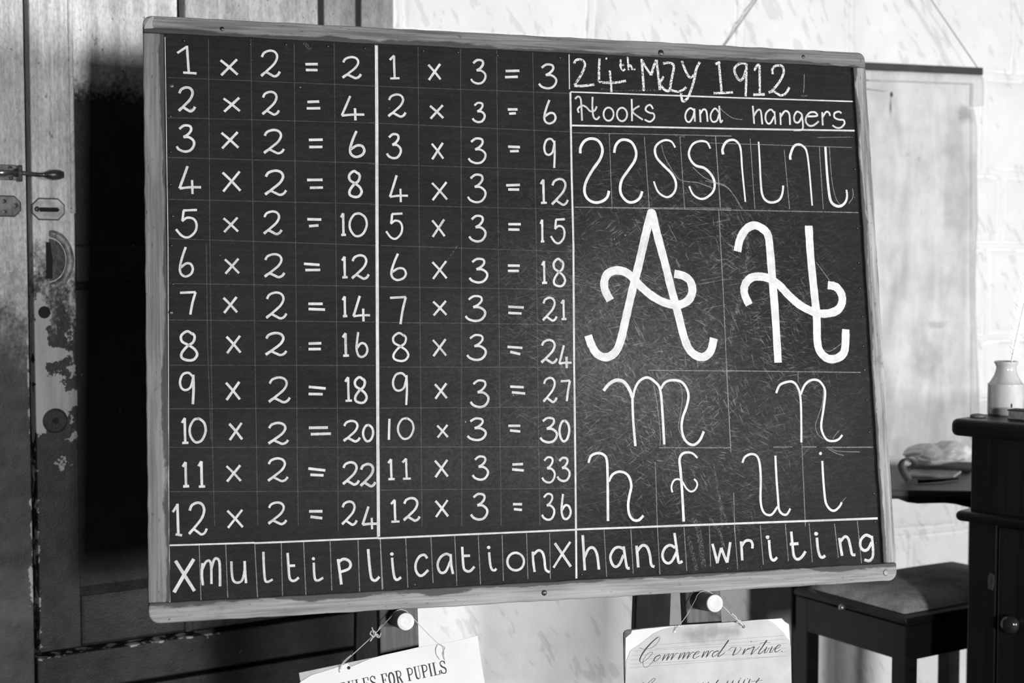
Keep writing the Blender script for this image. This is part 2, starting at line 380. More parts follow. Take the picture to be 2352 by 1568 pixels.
n.col(v); n.bump(n.math('SUBTRACT', n.noise(n.co(), 30, 5, .6), n.math('MULTIPLY', tool, .35)), .5, .006)
mWall = n.m
structure('wall_back', bm, mWall, WM, smooth=True, label='white limewashed stone block wall')
# --- floor
structure('floor', BOX(-2.2, 2.8, .4, 5.2, -.05, 0), plain('dark_floorboards', .03, .06, 14, (.2, 1, 1)), label='dark floorboards')

# ================================================================= BLACKBOARD
e1c, e2c = Vector((0.9639, -0.0073, 0.2661)), Vector((.0352, .9942, -.1014))
tow = lambda c: RIGHT*c.x + DOWN*c.y + FWD*c.z
BW, BH = 1.22, 1.22/1.3396
TL = at_depth(328, 34.5, 1.7689*BW)
bx = tow(e1c).normalized(); bz = -tow(e2c)
BM = frame(TL, bx, bz); zax = BM.to_3x3() @ Vector((0, 0, 1))
BM.translation = TL - zax*BH                                     # origin: bottom left corner, front of the frame
bp = lambda x, y, d=0.0: on(BM, x, y, d)
board = thing('blackboard', BM, 'large framed blackboard chalked with times tables and handwriting patterns, resting on the easel pegs', 'blackboard')
SL = .006                                                        # how far the slate lies behind the frame front
iTL, iTR, iBR, iBL = bp(376.5, 79, SL), bp(1958, 156, SL), bp(2024, 1294.7, SL), bp(389.6, 1380.6, SL)
ix0 = (iTL.x+iBL.x)/2; ix1 = (iTR.x+iBR.x)/2; iz1 = (iTL.z+iTR.z)/2; iz0 = (iBL.z+iBR.z)/2
# slate
n = NT('blackboard_paint', .7, .12)
fib = n.noise(n.co((.06,1,1)), 160, 4, .6); spk = n.noise(n.co(), 260, 2, .5); clo = n.noise(n.co(), 5, 5, .6)
v = n.ramp(n.math('ADD', n.math('MULTIPLY', fib, .5), n.math('MULTIPLY', clo, .5)), .3, .7, .0068, .0138)
def dust(x, y, rx, rz, amt):
    global v
    q = bp(x, y, SL); d = n.dist((q.x, 0, q.z), (1/rx, 0, 1/rz))
    wob = n.math('MULTIPLY', n.math('SUBTRACT', n.noise(n.co(loc=(x*.01, 0, y*.01)), 7, 5, .65), .5), 1.3)
    v = n.math('ADD', v, n.math('MULTIPLY', n.ramp(n.math('ADD', d, wob), 0., 1.15, amt, 0.), n.ramp(spk, .3, .72, .55, 1.5)))
dust(1480, 720, .24, .20, .016); dust(1500, 860, .16, .10, .020); dust(1260, 900, .34, .26, .013); dust(1750, 1010, .25, .16, .014); dust(900, 1080, .4, .12, .008)
dust(1450, 1000, .2, .14, .012); dust(1340, 760, .1, .16, .012)
# wiped-off chalk: short scratches in several directions, thickest round the large capitals
q = bp(1560, 800, SL); d = n.dist((q.x, 0, q.z), (1/.36, 0, 1/.38)); msk = n.ramp(d, .25, 1.1, 1., .05)
for (rot, st_, thr, sc_, amt, lx) in ((28, .12, .60, 430, .11, 0), (-52, .11, .61, 400, .11, 3), (80, .10, .60, 470, .12, 5), (8, .10, .63, 380, .10, 8), (62, .08, .60, 560, .12, 11), (100, .07, .61, 360, .10, 17)):
    s_ = n.noise(n.slant((1, 1, st_), rot, (lx, 0, lx)), sc_, 2, .5)
    pat = n.ramp(n.noise(n.co(loc=(lx*2, 1, lx)), 11, 4, .65), .40, .66, .0, 1.)
    v = n.math('ADD', v, n.math('MULTIPLY', n.math('MULTIPLY', n.ramp(s_, thr, thr+.10, 0., amt), pat), msk))
fuzz = n.ramp(n.noise(n.slant((.2,1,1), 14), 420, 3, .6), .40, .75, .0, .016)
v = n.math('ADD', v, n.math('MULTIPLY', fuzz, n.ramp(d, .2, 1.5, 1., .25)))
v = n.math('ADD', v, n.ramp(n.noise(n.co(), 150, 1, .4), .80, .84, 0, .2))
n.col(v); n.bump(fib, .12, .0006); mSlate = n.m
obj('slate_panel', BOX(ix0-.006, ix1+.006, SL, .022, iz0-.006, iz1+.006), mSlate, board)
# frame
def rounded(x0, x1, z0, z1, r, corners):
    pts = []
    for nm, cx_, cz_, a0 in (('bl', x0+r, z0+r, 180), ('br', x1-r, z0+r, 270), ('tr', x1-r, z1-r, 0), ('tl', x0+r, z1-r, 90)):
        if nm in corners:
            for k in range(6): a = R(a0+k*18); pts.append((cx_+r*math.cos(a), cz_+r*math.sin(a)))
        else:
            pts.append({'bl': (x0, z0), 'br': (x1, z0), 'tr': (x1, z1), 'tl': (x0, z1)}[nm])
    return pts
def jag(pts, step=.02, amp=.0006):
    out = []
    for (a, b), (c, d) in zip(pts, pts[1:]+pts[:1]):
        L = math.hypot(c-a, d-b); k = max(1, int(L/step))
        for i in range(k):
            t = i/k; q = 0 if i == 0 else amp
            out.append((a+(c-a)*t+random.uniform(-q, q), b+(d-b)*t+random.uniform(-q, q)))
    return out
mF_t = timber('frame_wood_top', .06, .21, 'x', [('z', iz1, 1)], fine=210)
mF_b = timber('frame_wood_bottom', .12, .31, 'x', [('z', iz0, -1)], blotch=.8, fine=190)
mF_l = timber('frame_wood_side', .08, .20, 'z', [('x', ix0, -1)], blotch=.6, fine=210)
mF_r = timber('frame_wood_worn', .10, .36, 'z', [('x', ix1, 1)], fine=190, blotch=1.2)
FT = .024
topp = [(0.003, BH-.020), (.0015, iz1+.004), (0, iz1-.001)]
bm = bmesh.new(); prism(bm, jag(rounded(0, BW, iz1, BH, .013, ('tl', 'tr'))), 0, FT); obj('frame_rail', bm, mF_t, board, bevel=.0022)
bm = bmesh.new(); prism(bm, jag(rounded(0, BW, 0, iz0, .016, ('bl', 'br'))), 0, FT); obj('frame_rail', bm, mF_b, board, bevel=.0022)
bm = bmesh.new(); prism(bm, jag([(0, iz0+.0004), (ix0, iz0+.0004), (ix0, iz1-.0004), (0, iz1-.0004)]), .0004, FT); obj('frame_stile', bm, mF_l, board, bevel=.0018)
bm = bmesh.new(); prism(bm, jag([(ix1, iz0+.0004), (BW, iz0+.0004), (BW, iz1-.0004), (ix1, iz1-.0004)]), .0004, FT); obj('frame_stile', bm, mF_r, board, bevel=.0018)
bm = bmesh.new(); prism(bm, [(bp(x, y).x, bp(x, y).z) for x, y in ((330.5,66),(333,56),(340,44),(349,37.5),(354,38.5),(351,46),(349,56),(353,65))], -.0008, .001)
obj('worn_corner', bm, plain('bare_end_grain', .24, .40, 60, (1,1,.3)), board, bevel=.0006, label='pale split corner of the frame')
# nails along the slate's edge and screws in the frame
def K(x0, y0, s): return lambda x, y: (x0+x/s, y0+y/s)
kA, kB, kC = K(370, 70, 3.2), K(370, 540, 3.2), K(370, 960, 3.2)
kD, kE, kF = K(850, 70, 3.2), K(850, 540, 3.2), K(850, 960, 3.2)
kG, kH, kI, kJ = K(1300, 100, 4.126), K(1620, 100, 4.126), K(1310, 460, 3.919), K(1650, 460, 3.919)
kK, kL, kM = K(1310, 840, 4.127), K(1650, 840, 4.127), K(1310, 1180, 3.0947)
mNail = plain('blackened_nail', .008, .03, 80, rough=.35, spec=.6)
nails = [kA(*p) for p in ((168,75),(655,100),(918,103),(1225,117),(1495,130),(68,630),(70,890),(68,1130),(85,1365))]
nails += [kB(*p) for p in ((75,75),(85,360))] + [kD(*p) for p in ((390,150),(645,160),(935,183),(1395,200))]
nails += [kH(*p) for p in ((1385,885),(1415,1190),(1410,1455))] + [kJ(*p) for p in ((1250,250),(1262,560),(1275,790),(1295,1045),(1302,1310),(1315,1520))]
nails += [kL(*p) for p in ((1385,40),(1408,320),(1430,625),(1472,1210))] + [kM(*p) for p in ((1115,385),(1355,375),(625,412),(80,430),(2170,205),(2165,55))]
for (x, y) in nails:
    q = bp(x, y, SL); bm = bmesh.new(); lathe(bm, [(0, -.0014), (.0017, -.0010), (.0023, 0)], (q.x, SL, q.z), 10, 'y'); obj('nail', bm, mNail, board, smooth=True)
for (x, y, r) in ((1518, 121, .0052), (1845, 130, .0032), (510, 66, .0034), (393, 270-74, .0045), (1250, 1361, .0045), (392, 717, .004)):
    sl = x < 400; q = bp(x, y, SL if sl else 0); bm = bmesh.new(); lathe(bm, [(0, -.0008), (r*.8, -.0011), (r, 0), (r, .001)], (q.x, SL if sl else 0, q.z), 16, 'y'); obj('screw', bm, mNail, board, smooth=True)
q = bp(2035, 1315); bm = bmesh.new(); lathe(bm, [(0, -.0006), (.0035, -.001), (.0048, -.0012), (.0056, .0002)], (q.x, 0, q.z), 20, 'y'); obj('screw', bm, plain('dull_screw', .10, .22, 50, rough=.4), board, smooth=True)

# ---------------- chalk
def chalk(name, col, lo, hi, gscale, streak, base=1.0):
    n = NT(name, .95, .05)
    g = n.noise(n.co(), gscale, 2, .6)
    s = n.noise(n.co((8, 1600, 1), src='UV'), 1.0, 2, .5)
    n.col(n.math('MULTIPLY', n.ramp(n.noise(n.co(), 90, 3), .3, .7, col*.86, min(.95, col*1.06)), n.ramp(s, .3, .6, .84, 1.06)))
    f = n.math('ADD', n.math('MULTIPLY', g, 1-streak), n.math('MULTIPLY', s, streak))
    n.alpha(n.math('MULTIPLY', n.ramp(f, lo, hi), base)); return n.m
mCh = chalk('chalk_firm', .54, .22, .50, 520, .62)
mChB = chalk('chalk_solid', .60, .10, .34, 520, .6)
mChD = chalk('chalk_grainy', .62, .36, .52, 420, .25)
mChF = chalk('chalk_thin_line', .45, .22, .56, 330, .2, .42)
mChG = chalk('chalk_faint_grid', .36, .20, .60, 300, .2, .17)
mChS = chalk('chalk_smear', .5, .42, .70, 420, .2, .20)
class Chalk:
    def __init__(s): s.bm = bmesh.new(); s.uv = s.bm.loops.layers.uv.new('UVMap'); s.k = 0
    def stroke(s, pts, w, sp=True, taper=0., rnd=False, M=None, d=SL, lift=.00035, slope=None):
        """pts: photo points of a mark's centre line; w: width in photo points (number or function of 0..1)"""
        M = M or BM
        P = spline(pts, 6) if (sp and len(pts) > 2) else [tuple(p) for p in pts]
        if len(P) == 2: P = [tuple(P[0][i]+(P[1][i]-P[0][i])*t/6 for i in (0, 1)) for t in range(7)]
        s.k += 1; y = d-lift-(s.k % 40)*.000006
        Q = [on(M, x, yy, y) for x, yy in P]
        N = len(Q); L = 0; prev = None; u0 = random.random()*9
        for i, q in enumerate(Q):
            a, b = Q[max(i-1, 0)], Q[min(i+1, N-1)]
            t = (b-a); t.y = 0
            if t.length < 1e-9: t = Vector((1, 0, 0))
            t.normalize(); nn = Vector((-t.z, 0, t.x))
            f = i/(N-1); wid = (w(f) if callable(w) else w)
            wm = wid*(CAM-(M @ q)).length/F_PX/2
            wm *= 1+random.uniform(-.05, .05)
            if i: L += (q-Q[i-1]).length
            va, vb = s.bm.verts.new(q+nn*wm), s.bm.verts.new(q-nn*wm)
            if prev:
                fc = s.bm.faces.new((prev[0], va, vb, prev[1])); pl_ = prev[2]
                for lp_, uv in zip(fc.loops, ((pl_, wm), (u0+L, wm), (u0+L, -wm), (pl_, -wm))): lp_[s.uv].uv = uv
            prev = (va, vb, u0+L)
        return s
    def blob(s, c, r, M=None, d=SL, lift=.00035):
        M = M or BM; s.k += 1; y = d-lift-(s.k % 40)*.000006
        vs = []
        for k in range(14):
            a = 2*math.pi*k/14; rr = r*(1+random.uniform(-.1, .1)); vs.append(s.bm.verts.new(on(M, c[0]+rr*math.cos(a), c[1]+rr*math.sin(a), y)))
        f = s.bm.faces.new(vs)
        for lp_, k in zip(f.loops, range(14)): lp_[s.uv].uv = (.01*math.cos(k), .01*math.sin(k))
    def done(s, name, m, parent, label=None):
        return obj(name, s.bm, m, parent, label=label)
G = {
 '1s': [[(0,.25),(.5,.03)],[(.5,.0),(.55,.5),(.6,.95)],[(.3,.92),(1,.95)]],
 '1': [[(.08,.2),(.3,.1),(.5,.02)],[(.48,.02),(.5,.5),(.55,.96)],[(.12,.95),(1,.94)]],
 '1p': [[(.7,0),(.5,.5),(.4,1)]],
 '2': [[(.08,.26),(.2,.1),(.5,.02),(.76,.08),(.86,.26),(.72,.5),(.36,.76),(.05,.97)],[(.05,.95),(.28,.83),(.5,.9),(.72,.98),(.9,.92),(1,.8)]],
 '3': [[(.15,.15),(.42,.02),(.75,.05),(.8,.2),(.62,.36),(.38,.45)],[(.38,.45),(.7,.46),(.95,.6),(.95,.78),(.75,.95),(.45,.99),(.15,.92),(.0,.8)]],
 '4': [[(.4,0),(.2,.45),(.04,.8)],[(.04,.8),(.5,.76),(1,.76)],[(.6,.5),(.62,1)]],
 '5': [[(1,.03),(.36,.05)],[(.38,.05),(.32,.42)],[(.30,.42),(.55,.3),(.85,.35),(.98,.55),(.9,.8),(.6,.98),(.3,.93),(.02,.7)]],
 '6': [[(.48,0),(.25,.3),(.05,.68),(.12,.9),(.45,1),(.85,.92),(1,.75),(.85,.58),(.5,.56),(.1,.70)]],
 '6b': [[(.18,0),(.08,.35),(.03,.68),(.2,.94),(.55,1),(.9,.88),(1,.68),(.78,.48),(.4,.46),(.08,.64)]],
 '7': [[(0,.07),(1,.04)],[(1,.04),(.8,.5),(.66,1)]],
 '8': [[(.72,.10),(.4,0),(.05,.15),(.1,.35),(.5,.48),(.85,.62),(1,.8),(.8,.97),(.45,1),(.1,.92),(.08,.75),(.4,.52),(.75,.38),(.85,.18),(.7,.06)]],
 '9': [[(.9,.12),(.6,0),(.2,.05),(0,.27),(.1,.48),(.4,.55),(.75,.45),(.92,.15)],[(.92,.06),(.95,.5),(.9,1)]],
 '0': [[(.62,.02),(.3,.05),(.04,.35),(.05,.7),(.35,.99),(.75,.92),(1,.55),(.92,.2),(.62,.02),(.45,.02)]],
 'x': [[(0,.05),(.5,.48),(1,.96)],[(.96,0),(.5,.5),(.04,1)]],
 'X': [[(.1,.08),(.5,.47),(1,.96)],[(.97,.03),(.5,.5),(.03,1)]],
}
def put(ch, k, items, w):
    for it in items:
        if it[0] == '=':
            for (x0, y0, x1, y1) in it[1:]: ch.stroke([k(x0, y0), k(x1, y1)], w*.95)
        else:
            g, x0, y0, x1, y1 = it; ins = w*3.2/2*.9
            X0, Y0, X1, Y1 = x0+ins, y0+ins, x1-ins, y1-ins
            for st in G[g]: ch.stroke([k(X0+(X1-X0)*a, Y0+(Y1-Y0)*b) for a, b in st], w*random.uniform(.80, .92))
two_a = [('1s',110,103,270,335),('x',428,203,572,338),('2',720,135,882,350),('=',(1060,248,1152,247),(1064,290,1150,291)),('2',1318,183,1478,362),
 ('2',115,405,258,606),('x',450,485,588,605),('2',730,438,875,630),('=',(1075,525,1162,522),(1070,572,1170,571)),('4',1312,472,1503,670),
 ('3',105,685,255,900),('x',435,737,577,875),('2',740,718,912,915),('=',(1086,804,1188,802),(1088,856,1186,855)),('6',1375,730,1503,938),
 ('4',120,988,303,1210),('x',443,1027,592,1192),('2',748,1017,928,1220),('=',(1073,1098,1187,1097),(1093,1156,1190,1154)),('8',1370,1024,1483,1232),
 ('5',97,1303,273,1532),('x',450,1365,575,1490),('2',740,1317,895,1508),('=',(1075,1387,1178,1389),(1087,1437,1157,1432)),('1',1310,1330,1368,1520),('0',1375,1333,1520,1520)]
two_b = [('6',125,78,242,312),('x',460,163,582,292),('2',745,127,915,320),('=',(1050,210,1165,218),(1060,256,1170,255)),('1',1318,145,1380,327),('2',1388,135,1535,332),
 ('7',130,402,263,592),('x',450,445,568,580),('2',757,408,930,624),('=',(1082,504,1188,504),(1084,542,1205,547)),('1',1323,437,1378,612),('4',1400,437,1545,642),
 ('8',133,697,274,928),('x',472,730,593,876),('2',752,706,930,893),('=',(1084,796,1178,793),(1084,837,1174,836)),('1',1323,707,1390,903),('6b',1425,703,1525,903),
 ('9',130,1002,253,1250),('x',468,1068,588,1220),('2',776,1032,955,1240),('=',(1085,1114,1210,1126),(1084,1166,1188,1168)),('1',1340,1030,1412,1235),('8',1413,1034,1520,1240),
 ('1',140,1330,210,1545),('0',200,1337,336,1530),('x',492,1370,605,1514),('2',773,1367,943,1545),('=',(1086,1415,1226,1413),(1100,1462,1248,1458)),('2',1327,1352,1470,1527),('0',1475,1385,1567,1522)]
two_c = [('1',147,310,215,520),('1',262,304,333,522),('x',472,337,595,475),('2',770,283,940,475),('=',(1082,370,1207,384),(1097,416,1194,420)),('2',1322,312,1463,500),('2',1452,325,1583,512),
 ('1s',77,620,163,882),('2',190,607,345,868),('x',478,664,610,815),('2',773,607,930,790),('=',(1088,685,1186,684),(1098,724,1185,735)),('2',1316,600,1447,795),('4',1467,640,1605,825)]
NUM = 'one two three four five six seven eight nine ten eleven twelve'.split()
def sums(groups, which, w):
    rows = []; seen = True
    for k, items in groups:
        for it in items:
            if it[0] != '=' and seen and it[1] < 500: rows.append([]); seen = False
            if it[0] == '=': seen = True
            rows[-1].append((k, it))
    for i, row in enumerate(rows):
        ch = Chalk()
        for k, it in row: put(ch, k, [it], w)
        ch.done('chalk_sum', mCh, board, f'chalked sum {NUM[i]} times {which}')
sums([(kA, two_a), (kB, two_b), (kC, two_c)], 'two', 6.3)
thr_d = [('1',130,172,225,370),('x',420,237,527,372),('3',733,205,860,400),('=',(996,298,1098,296),(992,343,1086,340)),('3',1233,238,1380,435),
 ('2',120,458,270,645),('x',432,540,547,656),('3',745,520,853,683),('=',(1012,580,1084,580),(1022,611,1072,608)),('6',1268,502,1372,692),
 ('3',115,750,237,948),('x',445,817,547,955),('3',715,782,860,985),('=',(1014,853,1102,857),(1028,887,1093,885)),('9',1272,788,1370,1018),
 ('4',132,1055,287,1270),('x',447,1105,575,1255),('3',710,1047,860,1272),('=',(1000,1138,1102,1134),(1015,1168,1096,1169)),('1',1242,1083,1308,1285),('2',1322,1078,1462,1293),
 ('5',107,1330,247,1542),('x',448,1380,557,1525),('3',720,1350,860,1560),('=',(1016,1423,1108,1423),(1016,1462,1098,1463)),('1',1242,1378,1290,1568)]
thr_e = [('5',1318,-132,1440,71),('6',143,127,272,338),('x',450,182,572,330),('3',722,162,873,357),('=',(1013,223,1100,224),(1013,262,1094,262)),('1',1250,178,1310,368),('8',1338,165,1442,383),
 ('7',138,437,272,662),('x',455,474,570,598),('3',693,435,858,640),('=',(1016,525,1130,531),(1016,571,1114,575)),('2',1257,447,1380,640),('1',1393,463,1452,633),
 ('8',157,710,290,932),('x',453,755,568,897),('3',705,722,862,926),('=',(1010,820,1120,828),(1030,856,1104,874)),('2',1245,757,1382,950),('4',1378,800,1490,985),
 ('9',160,1005,285,1256),('x',468,1080,573,1210),('3',730,1055,882,1273),('=',(1030,1112,1130,1117),(1042,1154,1140,1163)),('2',1262,1035,1380,1238),('7',1392,1053,1478,1228),
 ('1p',125,1340,155,1512),('0',195,1335,327,1505),('x',485,1385,580,1495),('3',708,1335,862,1515),('=',(1016,1400,1104,1400),(1028,1434,1104,1442)),('3',1242,1330,1385,1532),('0',1383,1353,1472,1522)]
thr_f = [('1',120,290,190,465),('1',225,285,308,462),('x',468,297,580,442),('3',745,270,878,462),('=',(1046,341,1124,337),(1044,376,1130,384)),('3',1257,275,1368,483),('3',1368,280,1477,472),
 ('1',140,588,225,778),('2',233,575,373,765),('x',472,593,582,735),('3',733,545,873,755),('=',(1050,632,1117,632),(1057,668,1117,674)),('3',1255,545,1365,757),('6b',1397,548,1483,750)]
sums([(kD, thr_d), (kE, thr_e), (kF, thr_f)], 'three', 6.0)
def word(ch, k, strokes, w):
    for st in strokes:
        if st[0] == 'o':                                   # closed round
            x0, y0, x1, y1 = st[1]; a, b = (x0+x1)/2, (y0+y1)/2; rx, ry = (x1-x0)/2-6, (y1-y0)/2-6
            ch.stroke([k(a+rx*math.sin(t), b-ry*math.cos(t)) for t in [2*math.pi*i/14+.5 for i in range(15)]], w*.87)
        elif st[0] == '.': ch.blob(k(*st[1]), st[2] if len(st) > 2 else w*.62)
        else: ch.stroke([k(*p) for p in st], w*random.uniform(.82, .92))
c_ = Chalk()
put(c_, kC, [('X', 78,1015,258,1292)], 8.6)
word(c_, kC, [[(308,1228),(300,1150),(305,1065)],[(304,1110),(328,1058),(355,1048),(368,1090),(370,1218)],[(368,1110),(385,1050),(402,1030),(425,1045),(432,1100),(433,1235)],
 [(517,1052),(520,1130),(530,1190),(560,1208),(595,1190),(613,1120),(614,1050)],[(614,1050),(618,1130),(625,1212)],
 [(752,982),(755,1080),(763,1180),(780,1203),(820,1185)],[(930,990),(937,1100),(945,1175),(965,1195),(990,1190),(1012,1170)],[(937,1085),(985,1083)],
 [(1122,1062),(1125,1140),(1133,1185),(1155,1193),(1192,1172)],('.',(1120,1033))], 6.2)
word(c_, kC, [[(1300,1035),(1312,1120),(1325,1222)],[(1300,1060),(1340,1035),(1380,1048),(1393,1080),(1375,1110),(1318,1130)],[(1522,962),(1530,1060),(1543,1165),(1560,1190),(1580,1190),(1605,1165)]], 6.8)
word(c_, kF, [[(162,1025),(168,1100),(180,1170),(200,1187),(228,1168)],('.',(160,998)),[(420,1030),(400,1005),(365,1015),(338,1060),(335,1110),(355,1150),(385,1155),(428,1115)],
 [(590,1010),(560,997),(520,1020),(497,1070),(507,1120),(530,1137),(560,1120),(590,1050)],[(592,998),(597,1080),(610,1145)],[(677,945),(682,1040),(690,1105),(715,1125),(740,1120),(767,1090)],[(680,1012),(735,1010)],
 [(875,985),(883,1070),(895,1110),(915,1118),(928,1105)],('.',(872,950)),('o',(1003,983,1137,1124)),[(1195,980),(1200,1060),(1210,1130)],[(1198,1005),(1235,972),(1265,985),(1280,1030),(1290,1110),(1320,1132)]], 6.6)
put(c_, kF, [('X',1335,893,1485,1108)], 6.6)
c_.done('chalk_word', mCh, board, 'chalked word multiplication between two crosses')
c_ = Chalk()
word(c_, kM, [[(88,150),(95,270),(103,400)],[(100,310),(130,248),(165,242),(190,290),(203,395)],[(380,250),(345,235),(310,250),(285,300),(295,350),(320,375),(350,355),(378,290)],[(378,230),(390,310),(403,380),(422,385)],
 [(470,225),(477,300),(483,380)],[(475,265),(510,224),(545,235),(565,290),(575,360),(598,375)],[(745,240),(710,222),(675,240),(655,285),(665,330),(695,350),(725,330),(755,270)],[(740,135),(755,240),(768,335),(780,345),(797,335)]], 7.2)
c_.done('chalk_word', mCh, board, 'chalked word hand')
c_ = Chalk()
word(c_, kM, [[(1010,212),(1028,280),(1045,350)],[(1045,348),(1072,240)],[(1072,240),(1095,300),(1115,345)],[(1115,345),(1125,280),(1137,200)],[(1213,195),(1218,260),(1222,330)],[(1216,230),(1245,192),(1280,190),(1295,215),(1293,245)],
 [(1412,185),(1418,260),(1428,315),(1448,328),(1470,308)],('.',(1402,165)),[(1570,125),(1580,230),(1590,300),(1615,322),(1645,305),(1672,265)],[(1560,215),(1622,210)],
 [(1752,168),(1760,250),(1775,300),(1795,308),(1812,295)],('.',(1747,141)),[(1912,170),(1922,240),(1932,297)],[(1917,200),(1950,162),(1975,175),(1990,230),(2003,285),(2027,290)],
 [(2140,165),(2100,150),(2065,185),(2062,230),(2085,258),(2115,250),(2142,200)],[(2142,155),(2150,230),(2150,300),(2125,332),(2090,325)]], 7.2)
c_.done('chalk_word', mCh, board, 'chalked word writing')
# date line and second line
c_ = Chalk()
word(c_, kG, [[(75,190),(100,155),(150,155),(178,190),(170,240),(130,320),(80,395)],[(78,400),(150,402),(270,388)],[(318,140),(313,250),(313,360)],[(310,362),(370,370),(470,370),(568,353)],[(415,255),(425,370),(430,460)],
 [(715,145),(728,300),(737,450)],[(720,160),(760,230),(808,300)],[(808,300),(830,220),(855,155)],[(858,155),(875,300),(890,440)],[(920,190),(960,182),(1008,192),(1022,230),(1000,340),(985,435)],[(985,440),(965,450),(930,435),(890,385)],[(888,375),(925,312)],[(990,440),(1060,455),(1115,435),(1140,410)],
 [(1098,165),(1130,250),(1170,318),(1215,300)],[(1268,175),(1235,240),(1215,340),(1185,440),(1150,520),(1105,545),(1090,470)]], 6.4)
word(c_, kG, [[(520,150),(518,220),(540,255),(560,240)],[(505,208),(550,200)],[(585,118),(588,180),(595,252)],[(593,225),(612,205),(630,250)],('.',(650,245),2.2),('.',(382,142),2.4)], 5.0)
word(c_, kH, [[(95,195),(140,175)],[(128,172),(140,300),(155,465)],[(78,470),(170,468),(262,462)],[(385,195),(340,185),(290,215),(275,255),(295,310),(325,348),(360,325),(385,250)],[(390,190),(388,350),(382,500)],
 [(462,255),(495,205),(515,205)],[(513,205),(515,330),(515,480)],[(455,485),(563,482)],[(640,290),(635,245),(665,212),(720,210),(742,245),(735,300),(690,380),(620,460)],[(600,462),(650,455),(710,490),(760,475),(797,415)]], 6.2)
c_.done('chalk_date', mChD, board, 'crumbly white chalk date 24th May 1912')
c_ = Chalk()
word(c_, kG, [[(85,525),(112,502),(138,520),(146,600),(152,730)],[(252,505),(250,600),(260,690),(290,718),(318,690)],[(122,655),(112,620),(150,588),(190,600),(230,640),(270,635),(292,595)],('o',(350,600,457,737)),('o',(477,602,585,741)),
 [(622,525),(625,640),(625,735)],[(695,590),(632,645),(728,722)],[(825,620),(800,582),(765,595),(755,630),(790,655),(830,665),(835,705),(795,740),(745,720)]], 4.8)
c_.done('chalk_word', mCh, board, 'chalked word Hooks')
c_ = Chalk()
word(c_, kG, [[(1215,635),(1180,612),(1145,640),(1130,690),(1145,735),(1175,740),(1205,690),(1217,635)],[(1217,615),(1222,740)],[(1268,625),(1275,745)],[(1273,665),(1300,625),(1330,640),(1342,740)],
 [(1450,655),(1415,615),(1380,650),(1370,700),(1390,740),(1430,730),(1452,665)],[(1452,590),(1458,690),(1465,745),(1485,725)]], 4.8)
c_.done('chalk_word', mCh, board, 'chalked word and')
c_ = Chalk()
word(c_, kH, [[(450,590),(457,680),(463,760)],[(460,685),(495,632),(525,640),(540,765)],[(652,655),(620,625),(580,655),(570,710),(590,755),(620,750),(652,690)],[(655,640),(665,765)],[(710,655),(715,770)],[(714,695),(755,640),(795,665),(803,770)],
 [(912,665),(870,645),(842,690),(850,740),(885,745),(915,695)],[(913,665),(925,760),(915,815),(835,820)],[(962,690),(1058,685),(1040,652),(990,655),(955,700),(955,745),(985,778),(1030,772),(1075,735)],
 [(1108,650),(1110,720),(1113,775)],[(1112,695),(1145,648),(1172,655),(1182,685)],[(1290,660),(1265,645),(1225,660),(1225,700),(1265,720),(1310,725),(1318,760),(1285,795),(1245,798),(1205,775)]], 4.8)
c_.done('chalk_word', mCh, board, 'chalked word hangers')
# hooks and hangers: swelling strokes
def hook(k, pts, w):
    ch = Chalk(); ch.stroke([k(*p) for p in pts], w); ch.done('chalk_hook', mChB, board)
w2 = lambda a, b, c: (lambda t: a+(b-a)*min(1, t*2) if t < .5 else b+(c-b)*(t-.5)*2)
for st in ([(135,1040),(140,980),(180,920),(245,900),(310,925),(345,1000),(325,1090),(250,1200),(190,1310),(175,1400),(205,1470),(270,1505),(340,1495),(390,1455),(407,1395)],
           [(457,1035),(470,970),(510,920),(570,912),(630,945),(665,1030),(650,1110),(590,1200),(530,1290),(513,1380),(535,1450),(590,1500),(650,1498),(700,1460),(722,1400)]): hook(kG, st, w2(6.2, 6.4, 6.2))
for st in ([(1035,985),(1000,930),(940,915),(875,945),(843,1000),(860,1080),(930,1160),(1000,1230),(1040,1310),(1035,1390),(990,1445),(935,1450),(870,1400),(832,1305)],
           [(1368,995),(1335,935),(1265,925),(1200,955),(1165,1030),(1180,1100),(1230,1155),(1310,1180),(1375,1240),(1408,1320),(1395,1400),(1330,1460),(1270,1470),(1205,1430),(1167,1350)]): hook(kG, st, w2(4.2, 6.2, 4.2))
hook(kH, [(170,1050),(163,1000),(195,935),(250,912),(300,930),(335,1000),(350,1200),(380,1500)], w2(6.2, 5.2, 3.8))
hook(kH, [(505,930),(515,1100),(525,1300),(540,1430),(580,1490),(640,1505),(700,1480),(730,1420),(738,1345)], w2(3.8, 5.6, 4.6))
hook(kH, [(808,1100),(805,1060),(835,980),(880,955),(930,975),(962,1030),(985,1200),(1013,1535)], w2(6, 5.2, 3.8))
hook(kH, [(1138,975),(1148,1150),(1165,1350),(1185,1480),(1225,1530),(1280,1540),(1325,1505),(1343,1450),(1338,1385)], w2(5.4, 6.4, 4.2))
def letter(nm, k, strokes, dots=()):
    ch = Chalk()
    for st, w in strokes: ch.stroke([k(*p) for p in st], w)
    for p, r in dots: ch.blob(k(*p), r)
    ch.done('chalk_letter', mChB, board, 'looped chalk letter '+nm)
wk = w2(5.6, 6, 6); wl_ = w2(5.2, 5.4, 4.8)
letter('m', kK, [([(315,235),(370,170),(440,135),(510,155),(560,225),(588,300)], w2(7.2, 8.2, 7.6)),([(588,285),(595,500),(617,760)], wk),([(594,300),(615,210),(660,140),(730,110),(800,150),(850,220),(870,400),(890,745)], wk),([(858,215),(900,155),(970,135),(1050,150),(1100,210),(1120,290),(1100,390),(1065,490),(1055,590),(1080,690),(1130,740),(1180,745),(1230,700),(1265,620)], wk)])
